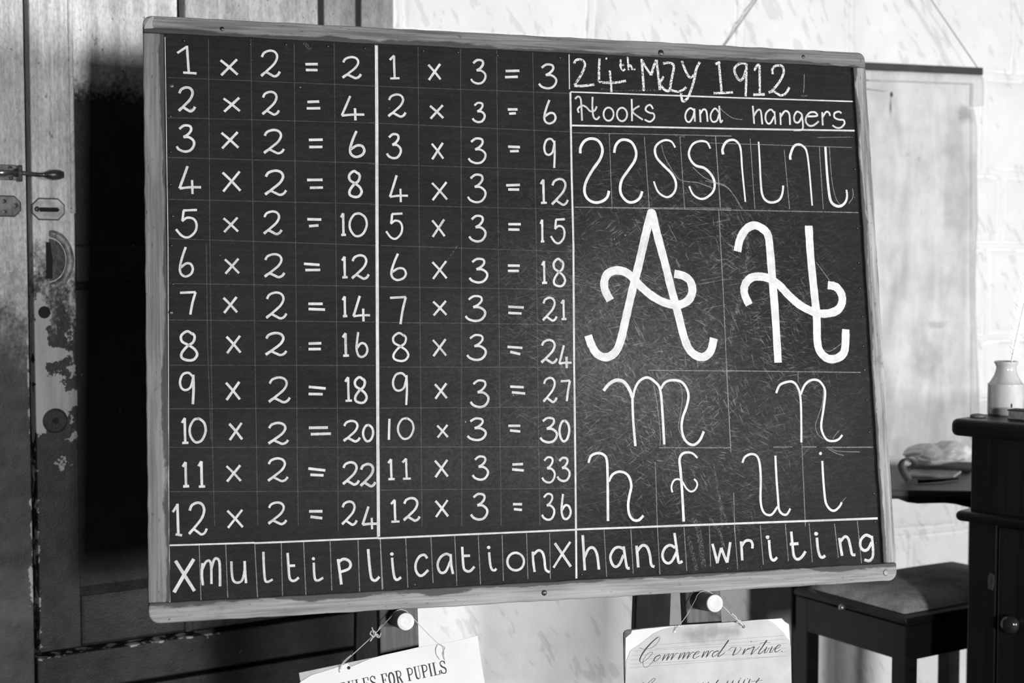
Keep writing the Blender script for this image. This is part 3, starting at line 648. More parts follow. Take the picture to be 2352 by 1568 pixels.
letter('h', kK, [([(172,918),(195,855),(250,828),(310,838),(345,890),(353,1060),(357,1470)], wk),([(365,1095),(400,1030),(460,1002),(520,1015),(560,1060),(578,1140),(560,1230),(548,1320),(560,1410),(600,1460),(650,1460),(693,1418)], wk)])
letter('f', kK, [([(1205,872),(1160,830),(1110,820),(1060,835),(1035,890),(1045,1000),(1060,1200),(1075,1475)], w2(4.4, 6, 6.4)),([(968,1198),(958,1150),(975,1095),(1010,1073),(1055,1090),(1100,1160),(1140,1190),(1180,1175),(1203,1130),(1195,1095),(1172,1072)], 4.2)])
letter('n', kL, [([(548,258),(580,185),(640,155),(700,150),(745,190),(775,280),(785,450),(787,725)], wl_),([(780,270),(820,180),(880,135),(950,140),(1000,200),(1012,270),(995,420),(975,560),(990,640),(1030,700),(1090,712),(1140,695),(1175,655)], wl_)])
letter('u', kL, [([(228,918),(250,865),(310,835),(365,855),(392,930),(402,1080),(400,1270),(420,1370),(460,1410),(510,1405),(560,1335)], wl_),([(540,850),(550,1050),(565,1250),(575,1360),(610,1405),(650,1405),(682,1352)], wl_)])
letter('i', kL, [([(985,900),(993,1050),(1005,1200),(1020,1300),(1060,1360),(1105,1370),(1150,1330),(1170,1292)], wl_)], [((968,830), 3.6)])
# the two large capitals
c_ = Chalk()
for st in ([(728,110),(680,300),(620,560),(560,800),(500,1060),(450,1270),(400,1370),(320,1412),(240,1380),(190,1300),(160,1215)],[(738,120),(780,300),(850,560),(910,800),(970,1020),(1020,1220),(1070,1340),(1140,1400),(1210,1405),(1265,1350),(1292,1240)],
           [(360,900),(310,800),(310,710),(350,650),(430,630),(520,660),(620,760),(730,855),(850,920),(970,940),(1060,900),(1098,820),(1080,730),(1020,680),(935,660)]): c_.stroke([kI(*p) for p in st], 19.3)
c_.blob(kI(731,112), 10)
c_.done('chalk_capital', mChB, board, 'large solid looped chalk capital A'); c_ = Chalk()
for st in ([(172,460),(195,350),(250,260),(320,225),(390,250),(445,310),(465,450),(485,700),(510,1000),(538,1460)],[(813,228),(830,500),(860,800),(885,1050),(890,1250),(910,1350),(970,1415),(1040,1428),(1110,1395),(1140,1330),(1147,1160)],
           [(278,940),(235,840),(240,760),(290,700),(360,685),(450,700),(540,755),(640,860),(740,945),(850,1000),(950,1020),(1060,995),(1110,930),(1110,850),(1060,780),(985,762)]): c_.stroke([kJ(*p) for p in st], 18.8)
c_.done('chalk_capital', mChB, board, 'large solid looped chalk capital H')
# rulings
c_ = Chalk(); pl_ = lambda pts, w: c_.stroke(pts, w, sp=False)
for a, b in zip([(864.5,104),(865.5,300),(866,560),(867,800),(868,1030)], [(865.5,300),(866,560),(867,800),(868,1030),(869.5,1232)]): pl_([a, b], 7.3)
for a, b in zip([(1310,212),(1313,400),(1317,560),(1319,860),(1322,1110)], [(1313,400),(1317,560),(1319,860),(1322,1110),(1324,1328)]): pl_([a, b], 4.6)
pl_([(1307,125),(1308,205)], 2.4); pl_([(388,1250),(389.5,1386)], 3); pl_([(379,85),(386,560)], 1.4); pl_([(386,560),(388,1250)], 1.4)
for a, b, w in (((390,1252),(585,1246),3.6),((585,1247),(870,1235),4),((868,1236),(1323,1216),4.2),((1323,1215.5),(2016,1190),4.4),((1310,211),(1680,224),3.2),((1675,224),(1959,233),3),((1313,288),(1680,295.5),4),((1678,295.5),(1963,300),3.8)): pl_([a, b], w)
c_.done('chalk_ruling', mCh, board, 'white chalk ruled lines')
c_ = Chalk()
Lk = lambda k, *segs: [c_.stroke([k(x0, y0), k(x1, y1)], w, sp=False) for x0, y0, x1, y1, w in segs]
for pts in ([(478.8,89),(482,560),(488,1030),(493,1207)],[(474,560),(476.5,790),(485,1010)],[(576,89),(582,560),(589,1030),(592,1207)],[(675.6,101),(679,560),(682.5,1030),(685,1207)],[(767.5,92),(771.6,560),(775.6,1030),(777,1219)]):
    for a, b in zip(pts, pts[1:]): c_.stroke([a, b], 1.5, sp=False)
Lk(kA, *[(50,a,1570,b,1.3) for a, b in ((345,408),(640,680),(932,975),(1240,1275))]); Lk(kB, *[(60,a,1570,b,1.5) for a, b in ((25,75),(355,375),(622,638),(955,957),(1275,1270))]); Lk(kC, (60,215,1560,213,1.4),(60,540,1570,535,1.3))
for pts in ([(352,100),(362,1568)],[(665,110),(672,1568)],[(930,130),(943,1568)],[(1195,140),(1222,1568)]): Lk(kD, (*pts[0],*pts[1],1.6))
Lk(kE, (362,64,376,1568,1.6),(672,64,672,1568,1.6),(943,64,956,1568,1.6),(1222,64,1240,1568,1.6)); Lk(kF, (376,224,382,800,1.6),(672,224,674,790,1.6),(956,224,964,790,1.6),(1240,224,1248,790,1.6))
Lk(kD, (0,408,1470,462,1.4),(0,678,1470,745,1.4),(0,982,1475,1027,1.4),(0,1280,1480,1315,1.4)); Lk(kE, (80,75,1480,122,1.5),(70,378,1490,400,1.5),(70,640,1490,658,1.6),(70,968,1490,970,1.6),(70,1270,1500,1262,1.7)); Lk(kF, (70,212,1505,210,1.7),(70,528,1505,515,1.4))
c_.done('chalk_ruling', mChG, board, 'faint thin chalk grid lines'); c_ = Chalk()
Lk(kC, (280,935,295,1370,1.8),(475,930,490,1320,1.8),(688,920,710,1335,2),(883,915,893,1330,1.8),(1047,910,1065,1315,2),(1242,905,1255,1265,2),(1447,895,1460,1295,2),(1610,880,1625,1260,2))
Lk(kF, (75,890,95,1255,2),(262,880,278,1245,2),(447,875,463,1210,2),(622,865,638,1230,2),(795,862,812,1220,2),(970,855,980,1195,2),(1150,845,1160,1180,1.8),(1320,845,1325,1180,1.8))
Lk(kM, (240,115,258,445,2),(430,110,447,425,2),(620,100,637,430,2),(808,95,828,405,2),(988,85,997,375,2),(1165,70,1190,390,2),(1350,80,1372,360,2),(1528,70,1550,335,2),(1697,65,1720,340,2),(1878,70,1905,310,2),(2040,50,2070,350,2))
Lk(kG, (410,850,437,1568,1.6),(742,880,790,1568,1.8),(1080,880,1125,1568,1.8),(1418,880,1462,1568,1.8),(60,845,1568,875,1.4),(80,1550,1568,1560,1.6)); Lk(kH, (95,880,145,1568,1.8),(425,900,470,1568,1.8),(748,1010,798,1568,1.8),(1080,980,1118,1568,1.8),(0,875,250,878,1.4),(0,940,1390,985,1.4),(1060,890,1385,886,1.2))
Lk(kI, (40,60,1450,88,1.8),(1335,80,1375,800,2),(1375,800,1410,1568,2),(700,1528,1450,1535,2)); Lk(kJ, (15,85,1260,110,2),(75,1533,1280,1548,2)); Lk(kK, (1480,30,1520,770,1.8),(840,775,1520,775,1.8),(805,910,825,1540,2)); Lk(kL, (80,50,118,820,1.8),(520,770,700,768,1.8),(790,767,930,768,2.4),(1020,772,1465,770,2.6),(790,730,825,1520,1.8),(145,1200,155,1568,2),(755,55,757,160,1.4))
# ghost outlines left beside the letters
for k, st in ((kK,[(790,190),(820,340),(845,560),(855,680),(845,755)]),(kK,[(1010,150),(1050,200),(1060,320),(1040,480),(1025,580),(1060,680)]),(kL,[(995,220),(985,360),(945,480),(920,570),(945,650),(1000,695)]),(kL,[(1085,690),(1120,640),(1145,612)]),(kL,[(1170,1290),(1210,1245)]),
              (kG,[(905,960),(940,1080),(1040,1250),(1110,1300),(1250,1318),(1390,1370)]),(kG,[(1200,1170),(1300,1260),(1400,1310),(1500,1340),(1568,1400)]),(kH,[(0,1300),(100,1325),(200,1360),(280,1450),(350,1568)]),(kJ,[(880,555),(950,650),(1000,720)]),(kJ,[(950,1345),(1010,1355),(1105,1290)]),
              (kH,[(1175,980),(1200,1300),(1240,1470),(1280,1525)]),(kH,[(130,600),(180,650),(260,705),(350,720)]),(kH,[(1395,1375),(1400,1450),(1360,1515)]),(kH,[(938,290),(936,400),(930,465)]),(kL,[(1060,780),(1130,808),(1340,815)]),(kL,[(1040,785),(1120,830),(1190,848)])):
    c_.stroke([k(*p) for p in st], 1.7)
for (a, b) in ((1380,930),(1640,1040),(1275,900),(1600,850),(1470,1010)): pass
c_.done('chalk_ruling', mChF, board, 'thin chalk column lines and ghost strokes')
c_ = Chalk()
for k, st, w in ((kH,[(905,500),(970,490)],5),(kG,[(330,430),(480,450),(700,445),(900,440)],4),(kM,[(870,25),(910,120),(950,380)],12),(kM,[(840,160),(900,400)],9),(kM,[(990,30),(1060,130),(1090,240)],7),(kG,[(1020,865),(1130,880)],6),(kK,[(1360,930),(1420,1320),(1440,1540)],5),(kK,[(1400,1200),(1500,1540)],5),(kJ,[(250,280),(260,520),(200,860),(140,1080),(100,1280)],9),(kK,[(1260,480),(1120,650),(960,840)],4.5),(kE,[(640,80),(560,200)],3),(kA,[(1050,90),(1100,140)],8)):
    c_.stroke([k(*p) for p in st], w)
c_.done('chalk_smear', mChS, board, 'smeared rubbed chalk')

# ================================================================= EASEL
mLeg = timber('easel_wood', .05, .11, 'z', fine=120, blotch=.5); mLegD = timber('easel_dark_wood', .010, .022, 'z', fine=90)
mPeg = plain('turned_peg_end', .50, .60, 40, rough=.6); mPegS = timber('peg_side_wood', .09, .16, 'x')
def leg_pts(xa, xb, yq): return [bp(xa, yq, FT+.001), bp(xb, yq, FT+.001)]
EB = Matrix(BM)
foot_w = lambda u, y: (BM @ Vector((u, y, 0)))
# parameter along the lean down to the floor
zw = (BM.to_3x3() @ Vector((0, 0, 1))).z
lL = [bp(872, 1430, FT), bp(961, 1430, FT)]; rL = [bp(1578, 1430, FT), bp(1659, 1430, FT)]
uL = (lL[0].x+lL[1].x)/2; uR = (rL[0].x+rL[1].x)/2; wl = lL[1].x-lL[0].x; wr = rL[1].x-rL[0].x
e_o = BM @ Vector(((uL+uR)/2, FT, 0)); e_o.z = 0
EM = BM.copy(); EM.translation = e_o
easel = thing('easel', EM, 'dark wooden school easel with pegs standing behind the blackboard', 'easel')
to_e = EM.inverted() @ BM
def bar(bm, a, b, wid, dep, side=None):
    """square timber from a to b in easel coordinates, a at floor; wid along x, dep along y, front face on the line"""
    v = []
    for p in (a, b): v += [bm.verts.new((p.x-wid/2, p.y, p.z)), bm.verts.new((p.x+wid/2, p.y, p.z)), bm.verts.new((p.x+wid/2, p.y+dep, p.z)), bm.verts.new((p.x-wid/2, p.y+dep, p.z))]
    for f in ((0,3,2,1),(4,5,6,7),(0,1,5,4),(1,2,6,5),(2,3,7,6),(3,0,4,7)): bm.faces.new([v[i] for i in f])
def floor_z(p):                                             # easel-local z where the point's lean line meets the floor
    w = EM @ p; return p.z - w.z/zw
for u, wid in ((uL, wl), (uR, wr)):
    a = to_e @ Vector((u, FT+.0005, 0)); b = to_e @ Vector((u, FT+.0005, BH-.06)); a.z = floor_z(a)+.004
    bm = bmesh.new(); bar(bm, a, b, wid, .026); obj('leg', bm, mLeg, easel, bevel=.002)
    # peg through the leg, under the blackboard
PEGS = []
for (u, fx, fy) in ((uL, 932, 1422), (uR, 1642, 1380)):
    LP = .046                                               # how far the peg's end stands proud of the frame front
    q = bp(fx, fy, -LP); rr = 20*(CAM-(BM @ q)).length/F_PX
    q.z = min(q.z, -rr-.0012); qe = to_e @ q; PEGS.append((Vector((q.x, 0, q.z)), rr))
    bm = bmesh.new(); lathe(bm, [(0, .0), (rr*.25, .0003), (rr*.5, -.0002), (rr*.9, .0002), (rr, .0022), (rr, LP+FT+.02)], (qe.x, qe.y, qe.z), 32, 'y')
    pg = obj('peg', bm, mPegS, easel, smooth=False)
    bm = bmesh.new(); lathe(bm, [(0, -.0012), (rr*.3, -.0010), (rr*.62, -.0012), (rr*.94, -.0004), (rr*.985, .0012), (rr*.985, .004)], (qe.x, qe.y, qe.z), 32, 'y'); obj('peg_end', bm, mPeg, pg, label='pale sawn end of the peg')
# rear legs: hinged near the top, splaying back to the floor
for (x0, x1, yq, back) in ((817, 903, 1440, .17), (1460, 1541, 1400, .26)):
    t0 = to_e @ Vector((uL if x0 < 1000 else uR, FT+.03, BH-.10))
    c0, c1 = bp(x0, yq, FT+.03+back), bp(x1, yq, FT+.03+back); m_ = to_e @ Vector(((c0.x+c1.x)/2, c0.y, c0.z)); wid = c1.x-c0.x
    dirv = (m_-t0); w0 = EM @ t0; w1 = EM @ m_; s_ = (w0.z-.014)/(w0.z-w1.z); f_ = t0+dirv*s_
    bm = bmesh.new(); bar(bm, f_, t0, wid, .022); obj('leg', bm, mLegD, easel, bevel=.002)
bm = bmesh.new(); a = to_e @ Vector((uL, FT+.0275, BH-.12)); b = to_e @ Vector((uR, FT+.0275, BH-.12)); box(bm, a.x-.03, b.x+.03, a.y, a.y+.02, a.z-.035, a.z+.035); obj('crossbar', bm, mLegD, easel, bevel=.002)

# ================================================================= HANGING CARDS
mStr = plain('twine', .34, .5, 200, rough=.9); mCard = plain('grey_card', .30, .38, 30); mInk = plain('black_ink', .012, .03, 80, bump=0); mInkF = plain('thin_grey_ink', .16, .24, 80, bump=0)
mPap = plain('white_paper', .56, .64, 7, rough=.85, spec=.15, bump=.2, bd=.002)
def string(name, pts, parent, r=.00065, knots=()):
    bm = bmesh.new(); tube(bm, spline([tuple(p) for p in pts], 4), r, 8); o = obj(name, bm, mStr, parent, smooth=True); return o
# --- rules card, hung askew from the left peg
D1 = .004
c = bp(930, 1500, D1); o1 = BM @ c; SM = BM.copy(); SM.translation = o1
rules = thing('notice_card', SM, 'white paper notice with black serif capitals hanging askew by twine from the left easel peg', 'notice')
sp_ = lambda x, y, d=0: on(SM, x, y, -d)
tl, tr = sp_(686, 1549), sp_(1097, 1463.5); xd = (tr-tl).normalized(); dn = Vector((xd.z, 0, -xd.x)); L1 = .17
tl2, tr2 = sp_(687, 1545), sp_(850, 1511)
bk = [(tl2.x, tl2.z), (tr.x-.006, tr.z-.010), (tr.x-.006+dn.x*L1, tr.z-.006+dn.z*L1), (tl2.x+dn.x*L1, tl2.z+dn.z*L1)]
bk = [(tl2.x, tl2.z), ((tl2+xd*.12).x, (tl2+xd*.12).z), (sp_(1085,1472).x, sp_(1085,1472).z), ((tr+dn*L1).x, (tr+dn*L1).z), ((tl2+dn*L1).x, (tl2+dn*L1).z)]
bm = bmesh.new(); prism(bm, bk, .0012, .0036); obj('backing_card', bm, mCard, rules, label='grey card backing')
edge = [(688,1568),(692,1564),(715,1550),(745,1541),(780,1530),(798,1522),(803,1529),(806,1531),(815,1527),(848,1513),(880,1504),(930,1493),(960,1486),(1000,1480),(1018,1477),(1040,1473),(1070,1466),(1097,1459)]
pg_ = [sp_(*p) for p in edge]; pts = [(p.x, p.z) for p in pg_]
e_ = sp_(1101, 1492); pts += [(e_.x, e_.z), ((tr+dn*L1).x-.001, (tr+dn*L1).z), ((tl+dn*L1).x+.003, (tl+dn*L1).z)]
bm = bmesh.new(); prism(bm, pts, -.0003, .0009); obj('paper_sheet', bm, mPap, rules)
q = sp_(801, 1533); bm = bmesh.new(); lathe(bm, [(0, -.0006), (.0026, -.0005), (.0026, .0003)], (q.x, 0, q.z), 14, 'y'); obj('eyelet', bm, mGap, rules)
# twine round the peg
PEGS_ = PEGS[0]; ctr = SM.inverted() @ (BM @ PEGS_[0]); rr0 = PEGS_[1]+.0016
pk = lambda a: Vector((ctr.x+math.cos(a)*rr0, -.012, ctr.z+math.sin(a)*rr0))
S1, S2 = sp_(782, 1536, .001), sp_(1010, 1480, .001)
string('hanging_twine', [S1, sp_(786, 1526, .003), sp_(800, 1512, .006), sp_(858, 1458, .012), *[pk(R(a_)) for a_ in range(150, 20, -12)], sp_(990, 1462, .006), S2, sp_(1018,1487,.001), sp_(1020, 1513, .0008)], rules)
string('hanging_twine', [sp_(781,1544,.0012), sp_(780,1535,.0015), sp_(790,1518,.004), sp_(806,1504,.007)], rules)
string('hanging_twine', [sp_(1006,1479,.001), sp_(1001,1490,.001), sp_(1003,1503,.001), sp_(1010,1514,.001)], rules); string('hanging_twine', [sp_(1012,1480,.0012), sp_(1022,1487,.001), sp_(1017,1500,.001), sp_(1022,1515,.001)], rules)
kn = [(850,1472),(856,1462),(850,1455),(855,1448),(862,1452),(860,1460),(866,1456),(872,1463),(866,1459),(858,1462),(852,1468)]
string('knot', [sp_(x, y, .013+.0012*math.sin(i*2)) for i, (x, y) in enumerate(kn)], rules, .0011)
string('knot', [sp_(858,1455,.014), sp_(856,1446,.015), sp_(854,1440,.015)], rules, .0008); string('knot', [sp_(864,1460,.014), sp_(870,1464,.015), sp_(874,1456,.016), sp_(875,1453,.016)], rules, .0008); string('knot', [sp_(868,1448,.013), sp_(872,1440,.014), sp_(878,1433,.015)], rules, .0007)
# serif capitals: hairline (h), stem (s), serif strokes in a unit box, y down
SER = {
 'R': [('s',[(.28,0),(.28,1)]),('h',[(.05,0),(.6,0)]),('h',[(.05,1),(.5,1)]),('c',[(.3,.02),(.62,.03),(.85,.15),(.82,.38),(.6,.5),(.3,.51)]),('s',[(.55,.52),(.72,.75),(.86,1)]),('h',[(.8,1),(1,.97)])],
 'U': [('s',[(.26,0),(.26,.7),(.34,.92),(.55,1)]),('h',[(.05,0),(.5,0)]),('h',[(.55,1),(.75,.92),(.8,.7),(.8,0)]),('h',[(.65,0),(1,0)])],
 'L': [('s',[(.3,0),(.3,1)]),('h',[(.05,0),(.58,0)]),('h',[(.05,1),(.95,1)]),('c',[(.95,.7),(.95,1)])],
 'E': [('s',[(.28,0),(.28,1)]),('h',[(.05,0),(.9,0)]),('c',[(.9,0),(.92,.25)]),('h',[(.28,.5),(.65,.5)]),('h',[(.65,.36),(.65,.64)]),('h',[(.05,1),(.95,1)]),('c',[(.95,.72),(.95,1)])],
 'F': [('s',[(.28,0),(.28,1)]),('h',[(.05,0),(.9,0)]),('c',[(.9,0),(.92,.27)]),('h',[(.28,.5),(.65,.5)]),('h',[(.65,.36),(.65,.64)]),('h',[(.05,1),(.55,1)])],
 'O': [('s',[(.45,.01),(.2,.2),(.15,.5),(.2,.8),(.45,.99)]),('s',[(.55,.99),(.8,.8),(.85,.5),(.8,.2),(.55,.01)]),('h',[(.4,.01),(.6,.01)]),('h',[(.4,.99),(.6,.99)])],
 'P': [('s',[(.28,0),(.28,1)]),('h',[(.05,0),(.6,0)]),('h',[(.05,1),(.55,1)]),('c',[(.3,.02),(.65,.03),(.88,.15),(.86,.40),(.62,.53),(.3,.54)])],
 'I': [('s',[(.5,0),(.5,1)]),('h',[(.15,0),(.85,0)]),('h',[(.15,1),(.85,1)])],
 'S': [('c',[(.85,.28),(.72,.06),(.45,.0),(.2,.12),(.2,.3)]),('s',[(.2,.3),(.4,.46),(.7,.58),(.85,.74)]),('c',[(.85,.74),(.75,.95),(.5,1),(.22,.92),(.1,.68)]),('h',[(.85,.02),(.85,.28)]),('h',[(.1,.68),(.1,1)])],
}
ink = Chalk()
kR = K(640, 1330, 4.2)
def serif(word_, x0, x1, yt0, slope, h):
    adv = (x1-x0)/sum(.55 if ch == 'I' else 1 for ch in word_); x = x0
    for ch in word_:
        a = adv*(.55 if ch == 'I' else 1)
        for kind, st in SER[ch]:
            P = []
            for (u, v_) in st:
                X = x+a*.94*u-.10*0*v_; P.append(kR(X+v_*h*.20, yt0+slope*(X-985)+v_*h))
            ink.stroke(P, {'s': 3.3, 'h': 1.2, 'c': 2.1}[kind], M=SM, d=-.0003, lift=.0002)
        x += a
serif('RULES', 588, 940, 918, -.215, 118); serif('FOR', 978, 1185, 918, -.215, 118); serif('PUPILS', 1224, 1612, 915, -.215, 118)
ink.done('printed_lettering', mInk, rules, 'black serif capitals')

# --- copybook card on the right peg
c = bp(1640, 1490, .006); CM2 = BM.copy(); CM2.translation = BM @ c
copy_ = thing('copybook_card', CM2, 'worn copybook card of slanted pen script hanging level by twine from the right easel peg', 'card')
kV = K(1380, 1330, 4.9)
cp = lambda x, y, d=0: on(CM2, *kV(x, y), -d)
def poly(pts): return [(cp(*p).x, cp(*p).z) for p in pts]
edge_m = plain('worn_dark_card_edge', .03, .10, 60)
bm = bmesh.new(); prism(bm, poly([(258,610),(275,580),(310,566),(500,548),(780,520),(1000,505),(1400,482),(1780,452),(2040,432),(2100,470),(2125,500),(2140,700),(2152,1180),(2175,2000),(310,2030),(268,1100)]), .001, .0042); obj('card', bm, edge_m, copy_, bevel=.0006, label='card with rubbed dark edges')
bm = bmesh.new(); prism(bm, poly([(280,660),(340,610),(352,575),(500,556),(780,528),(1000,512),(1400,488),(1780,458),(2035,440),(2070,475),(2118,508),(2132,700),(2146,1180),(2168,1990),(318,2020),(276,1100)]), .0004, .0012); obj('mount_paper', bm, mPap, copy_)
mPg = NT('yellowed_page', .85, .15); ff = mPg.noise(mPg.co(), 16, 5, .6); q = cp(1250, 590); dd = mPg.dist((q.x, 0, q.z), (1/.075, 0, 1/.02))
mPg.col(mPg.math('MULTIPLY', mPg.ramp(ff, .3, .7, .37, .46), mPg.ramp(mPg.math('ADD', dd, mPg.math('MULTIPLY', mPg.math('SUBTRACT', mPg.noise(mPg.co(), 30, 4), .5), 2.)), .1, 1., .62, 1.))); mPg = mPg.m
bm = bmesh.new(); prism(bm, poly([(286,918),(330,810),(350,790),(450,722),(600,606),(700,562),(790,540),(1000,516),(1500,482),(1880,458),(1960,500),(2000,545),(2060,600),(2080,640),(2120,680),(2138,760),(2146,1170),(2160,1980),(320,2010),(274,1166)]), -.0004, .0006); obj('page', bm, mPg, copy_, label='grey stained page with clipped corners')
for (x, y, mm, r) in ((826, 588, mPeg, .0026), (1606, 532, mIron, .0028)):
    q = cp(x, y); bm = bmesh.new(); lathe(bm, [(0, -.0018), (r*.8, -.0014), (r, -.0004)], (q.x, 0, q.z), 14, 'y'); obj('eyelet', bm, mm, copy_, smooth=True)
ctr = CM2.inverted() @ (BM @ PEGS[1][0]); rr0 = PEGS[1][1]+.0032
pk = lambda a: Vector((ctr.x+math.cos(a)*rr0, -.013, ctr.z+math.sin(a)*rr0))
string('hanging_twine', [cp(826,585,.0015), cp(850,545,.003), cp(950,430,.010), *[pk(R(a_)) for a_ in range(165, 10, -12)], cp(1500,430,.008), cp(1560,470,.003), cp(1604,528,.0015)], copy_)
string('hanging_twine', [cp(1470,380,.011), cp(1515,420,.008), cp(1545,470,.004), cp(1600,520,.0025)], copy_, .0012); string('knot', [cp(1530,490,.002), cp(1545,460,.004), cp(1575,470,.003), cp(1550,485,.003), cp(1520,480,.003)], copy_, .0009)
ru = Chalk()
for (a, b) in (((650,735),(2060,632)),((610,782),(2080,672)),((380,806),(2090,722)),((350,858),(2090,770)),((330,905),(2095,815)),((325,955),(2095,862)),((320,996),(2095,862))): ru.stroke([kV(*a), kV(*b)], .55, M=CM2, d=-.0004, lift=.00015)
ru.done('ruled_lines', mInkF, copy_)
ink = Chalk()
def pen(st, w, k=kV): ink.stroke([k(*p) for p in st], w, M=CM2, d=-.0004, lift=.0002)
pen([(436,772),(490,786),(560,775),(620,735),(658,680),(660,652),(640,650),(600,680)], .8)
pen([(645,652),(600,685),(530,755),(470,835),(440,900),(445,930),(462,936)], lambda t: .8+2.2*math.sin(math.pi*min(1, t*1.1)) if t < .9 else 1)
pen([(462,936),(500,915),(550,870),(585,825),(570,818),(530,835),(490,885),(472,940),(490,985),(520,988),(560,955),(600,900)], .8)
def minim(x, y, h=76, top=False):                          # slanted thick down stroke with hairline up stroke
    pen([(x+h*.45, y-h), (x+h*.22, y-h*.5), (x, y)], lambda t: 1.0+1.3*math.sin(math.pi*t))
base = lambda x: 924-(x-600)*.0755
def oo(x):
    y = base(x); pen([(x+66,y-72),(x+20,y-52),(x,y-18),(x+8,y),(x+40,y-18),(x+72,y-55),(x+66,y-72)], lambda t: .9+1.0*(1 if t < .45 else 0))
def up(x, h=76, w=55): y = base(x); pen([(x,y),(x+w*.32,y-h*.28),(x+w*.95,y-h*.85),(x+w*1.3,y-h*1.04),(x+w*1.55,y-h*.98)], 1.0)
oo(600)
for x in (690, 738, 788): minim(x, base(x)); up(x)
for x in (870, 918, 968): minim(x, base(x)); up(x)
pen([(1040,850),(1090,838),(1110,815),(1090,812),(1055,842),(1040,880),(1060,890),(1110,862)], lambda t: .9+1.0*(t > .45 and t < .8))
for x in (1135, 1185): minim(x, base(x)); up(x)
oo(1255); pen([(1440,684),(1390,755),(1330,840),(1318,866),(1345,862),(1400,820)], lambda t: 2.8-1.9*t)
pen([(1440,795),(1480,765),(1520,770)], .8); pen([(1525,765),(1505,810),(1482,858)], lambda t: 1+1.5*math.sin(math.pi*t)); pen([(1482,858),(1540,830),(1580,780),(1560,765)], .8)
minim(1595, base(1600)+1, 72); up(1595, 72); pen([(1690,700),(1697,697)], 2.4)
pen([(1650,790),(1700,770),(1730,760),(1715,790),(1690,850)], lambda t: 1+1.3*t); pen([(1690,850),(1740,800),(1790,755)], .8)
pen([(1870,685),(1830,745),(1782,815),(1776,838),(1800,832),(1850,785)], lambda t: 2.6-1.7*t); pen([(1790,722),(1840,712),(1910,712)], .8)
for x in (1838, 1900): minim(x, base(x), 74); pen([(x,base(x)),(x+25,base(x)-8),(x+62,base(x)-62)], .8)
pen([(1960,790),(2005,765),(2025,740),(2005,738),(1972,768),(1960,805),(1980,815),(2025,790)], lambda t: .9+.9*(t > .45 and t < .85)); pen([(2036,812),(2043,810)], 2.2)
# second line, of which the photo shows only the top
pen([(470,1160),(540,1180),(600,1140),(612,1118),(590,1118),(520,1180),(470,1260)], 1.0)
pen([(1325,1130),(1290,1180),(1250,1240)], 2.2); pen([(1570,1115),(1577,1112)], 2.2); pen([(1650,1120),(1657,1117)], 2.2); pen([(1785,1112),(1740,1175),(1715,1230)], 2.2); pen([(1690,1152),(1760,1143),(1820,1135)], .8)
for x in (640,700,760,850,910,970,1060,1120,1180,1400,1460,1530,1590,1650): minim(x, base(x)+350)
ink.done('pen_script', mInk, copy_, 'slanted black pen script')

# ================================================================= WALL MAP
mx = on(WM, 2245, 600).x
MD = Vector((math.cos(R(19)), math.sin(R(19)), 0))
mo = WM @ Vector((on(WM, 1640, 600).x, -.012, 0)); a = at_Y(1640, 613, mo.y)
MM = frame(Vector((mo.x, mo.y, 0)), MD)
mp = lambda x, y, d=0: on(MM, x, y, -d)
MM.translation = Vector((mo.x, mo.y, mp(1950, 1080).z))
chart = thing('hanging_chart', MM, 'blank aged paper chart hanging from a black rod on the white stone wall', 'chart')
r0, r1 = mp(1640, 137), mp(2252, 165)
bm = bmesh.new(); h_ = .0095; v = []
for p in (r0, r1): v += [bm.verts.new((p.x, -.012, p.z-h_)), bm.verts.new((p.x, -.012, p.z+h_)), bm.verts.new((p.x, .006, p.z+h_)), bm.verts.new((p.x, .006, p.z-h_))]
for f in ((0,1,2,3),(7,6,5,4),(0,4,5,1),(1,5,6,2),(2,6,7,3),(3,7,4,0)): bm.faces.new([v[i] for i in f])
obj('rod', bm, plain('black_painted_rod', .018, .03, 30, rough=.5), chart, bevel=.002)
n = NT('aged_chart_paper', .85, .15)
f1 = n.noise(n.co((1,1,.16)), 22, 5, .6, .6); f2 = n.noise(n.co(), 9, 5, .65)
v = n.ramp(n.math('ADD', n.math('MULTIPLY', f1, .5), n.math('MULTIPLY', f2, .5)), .34, .66, .42, .62)
v = n.math('MULTIPLY', v, n.ramp(n.noise(n.co((1,1,.5), loc=(2,0,4)), 26, 3, .5), .69, .78, 1, .62))
for (x, y, rx, rz, lo) in ((2212, 262, .030, .026, .55), (2046, 216, .006, .010, .06), (2044, 245, .0032, .038, .25), (2150, 745, .05, .012, .75), (2130, 830, .05, .07, .80), (2185, 420, .05, .22, .86)):
    q = mp(x, y); d = n.dist((q.x, 0, q.z), (1/rx, 0, 1/rz)); w_ = n.math('MULTIPLY', n.math('SUBTRACT', n.noise(n.co(loc=(x, 0, y)), 40, 4), .5), 1.4)
    v = n.math('MULTIPLY', v, n.ramp(n.math('ADD', d, w_), .3, 1.1, lo, 1.))
n.col(v); n.bump(n.noise(n.co(), 14, 4, .6), .25, .004); mChart = n.m
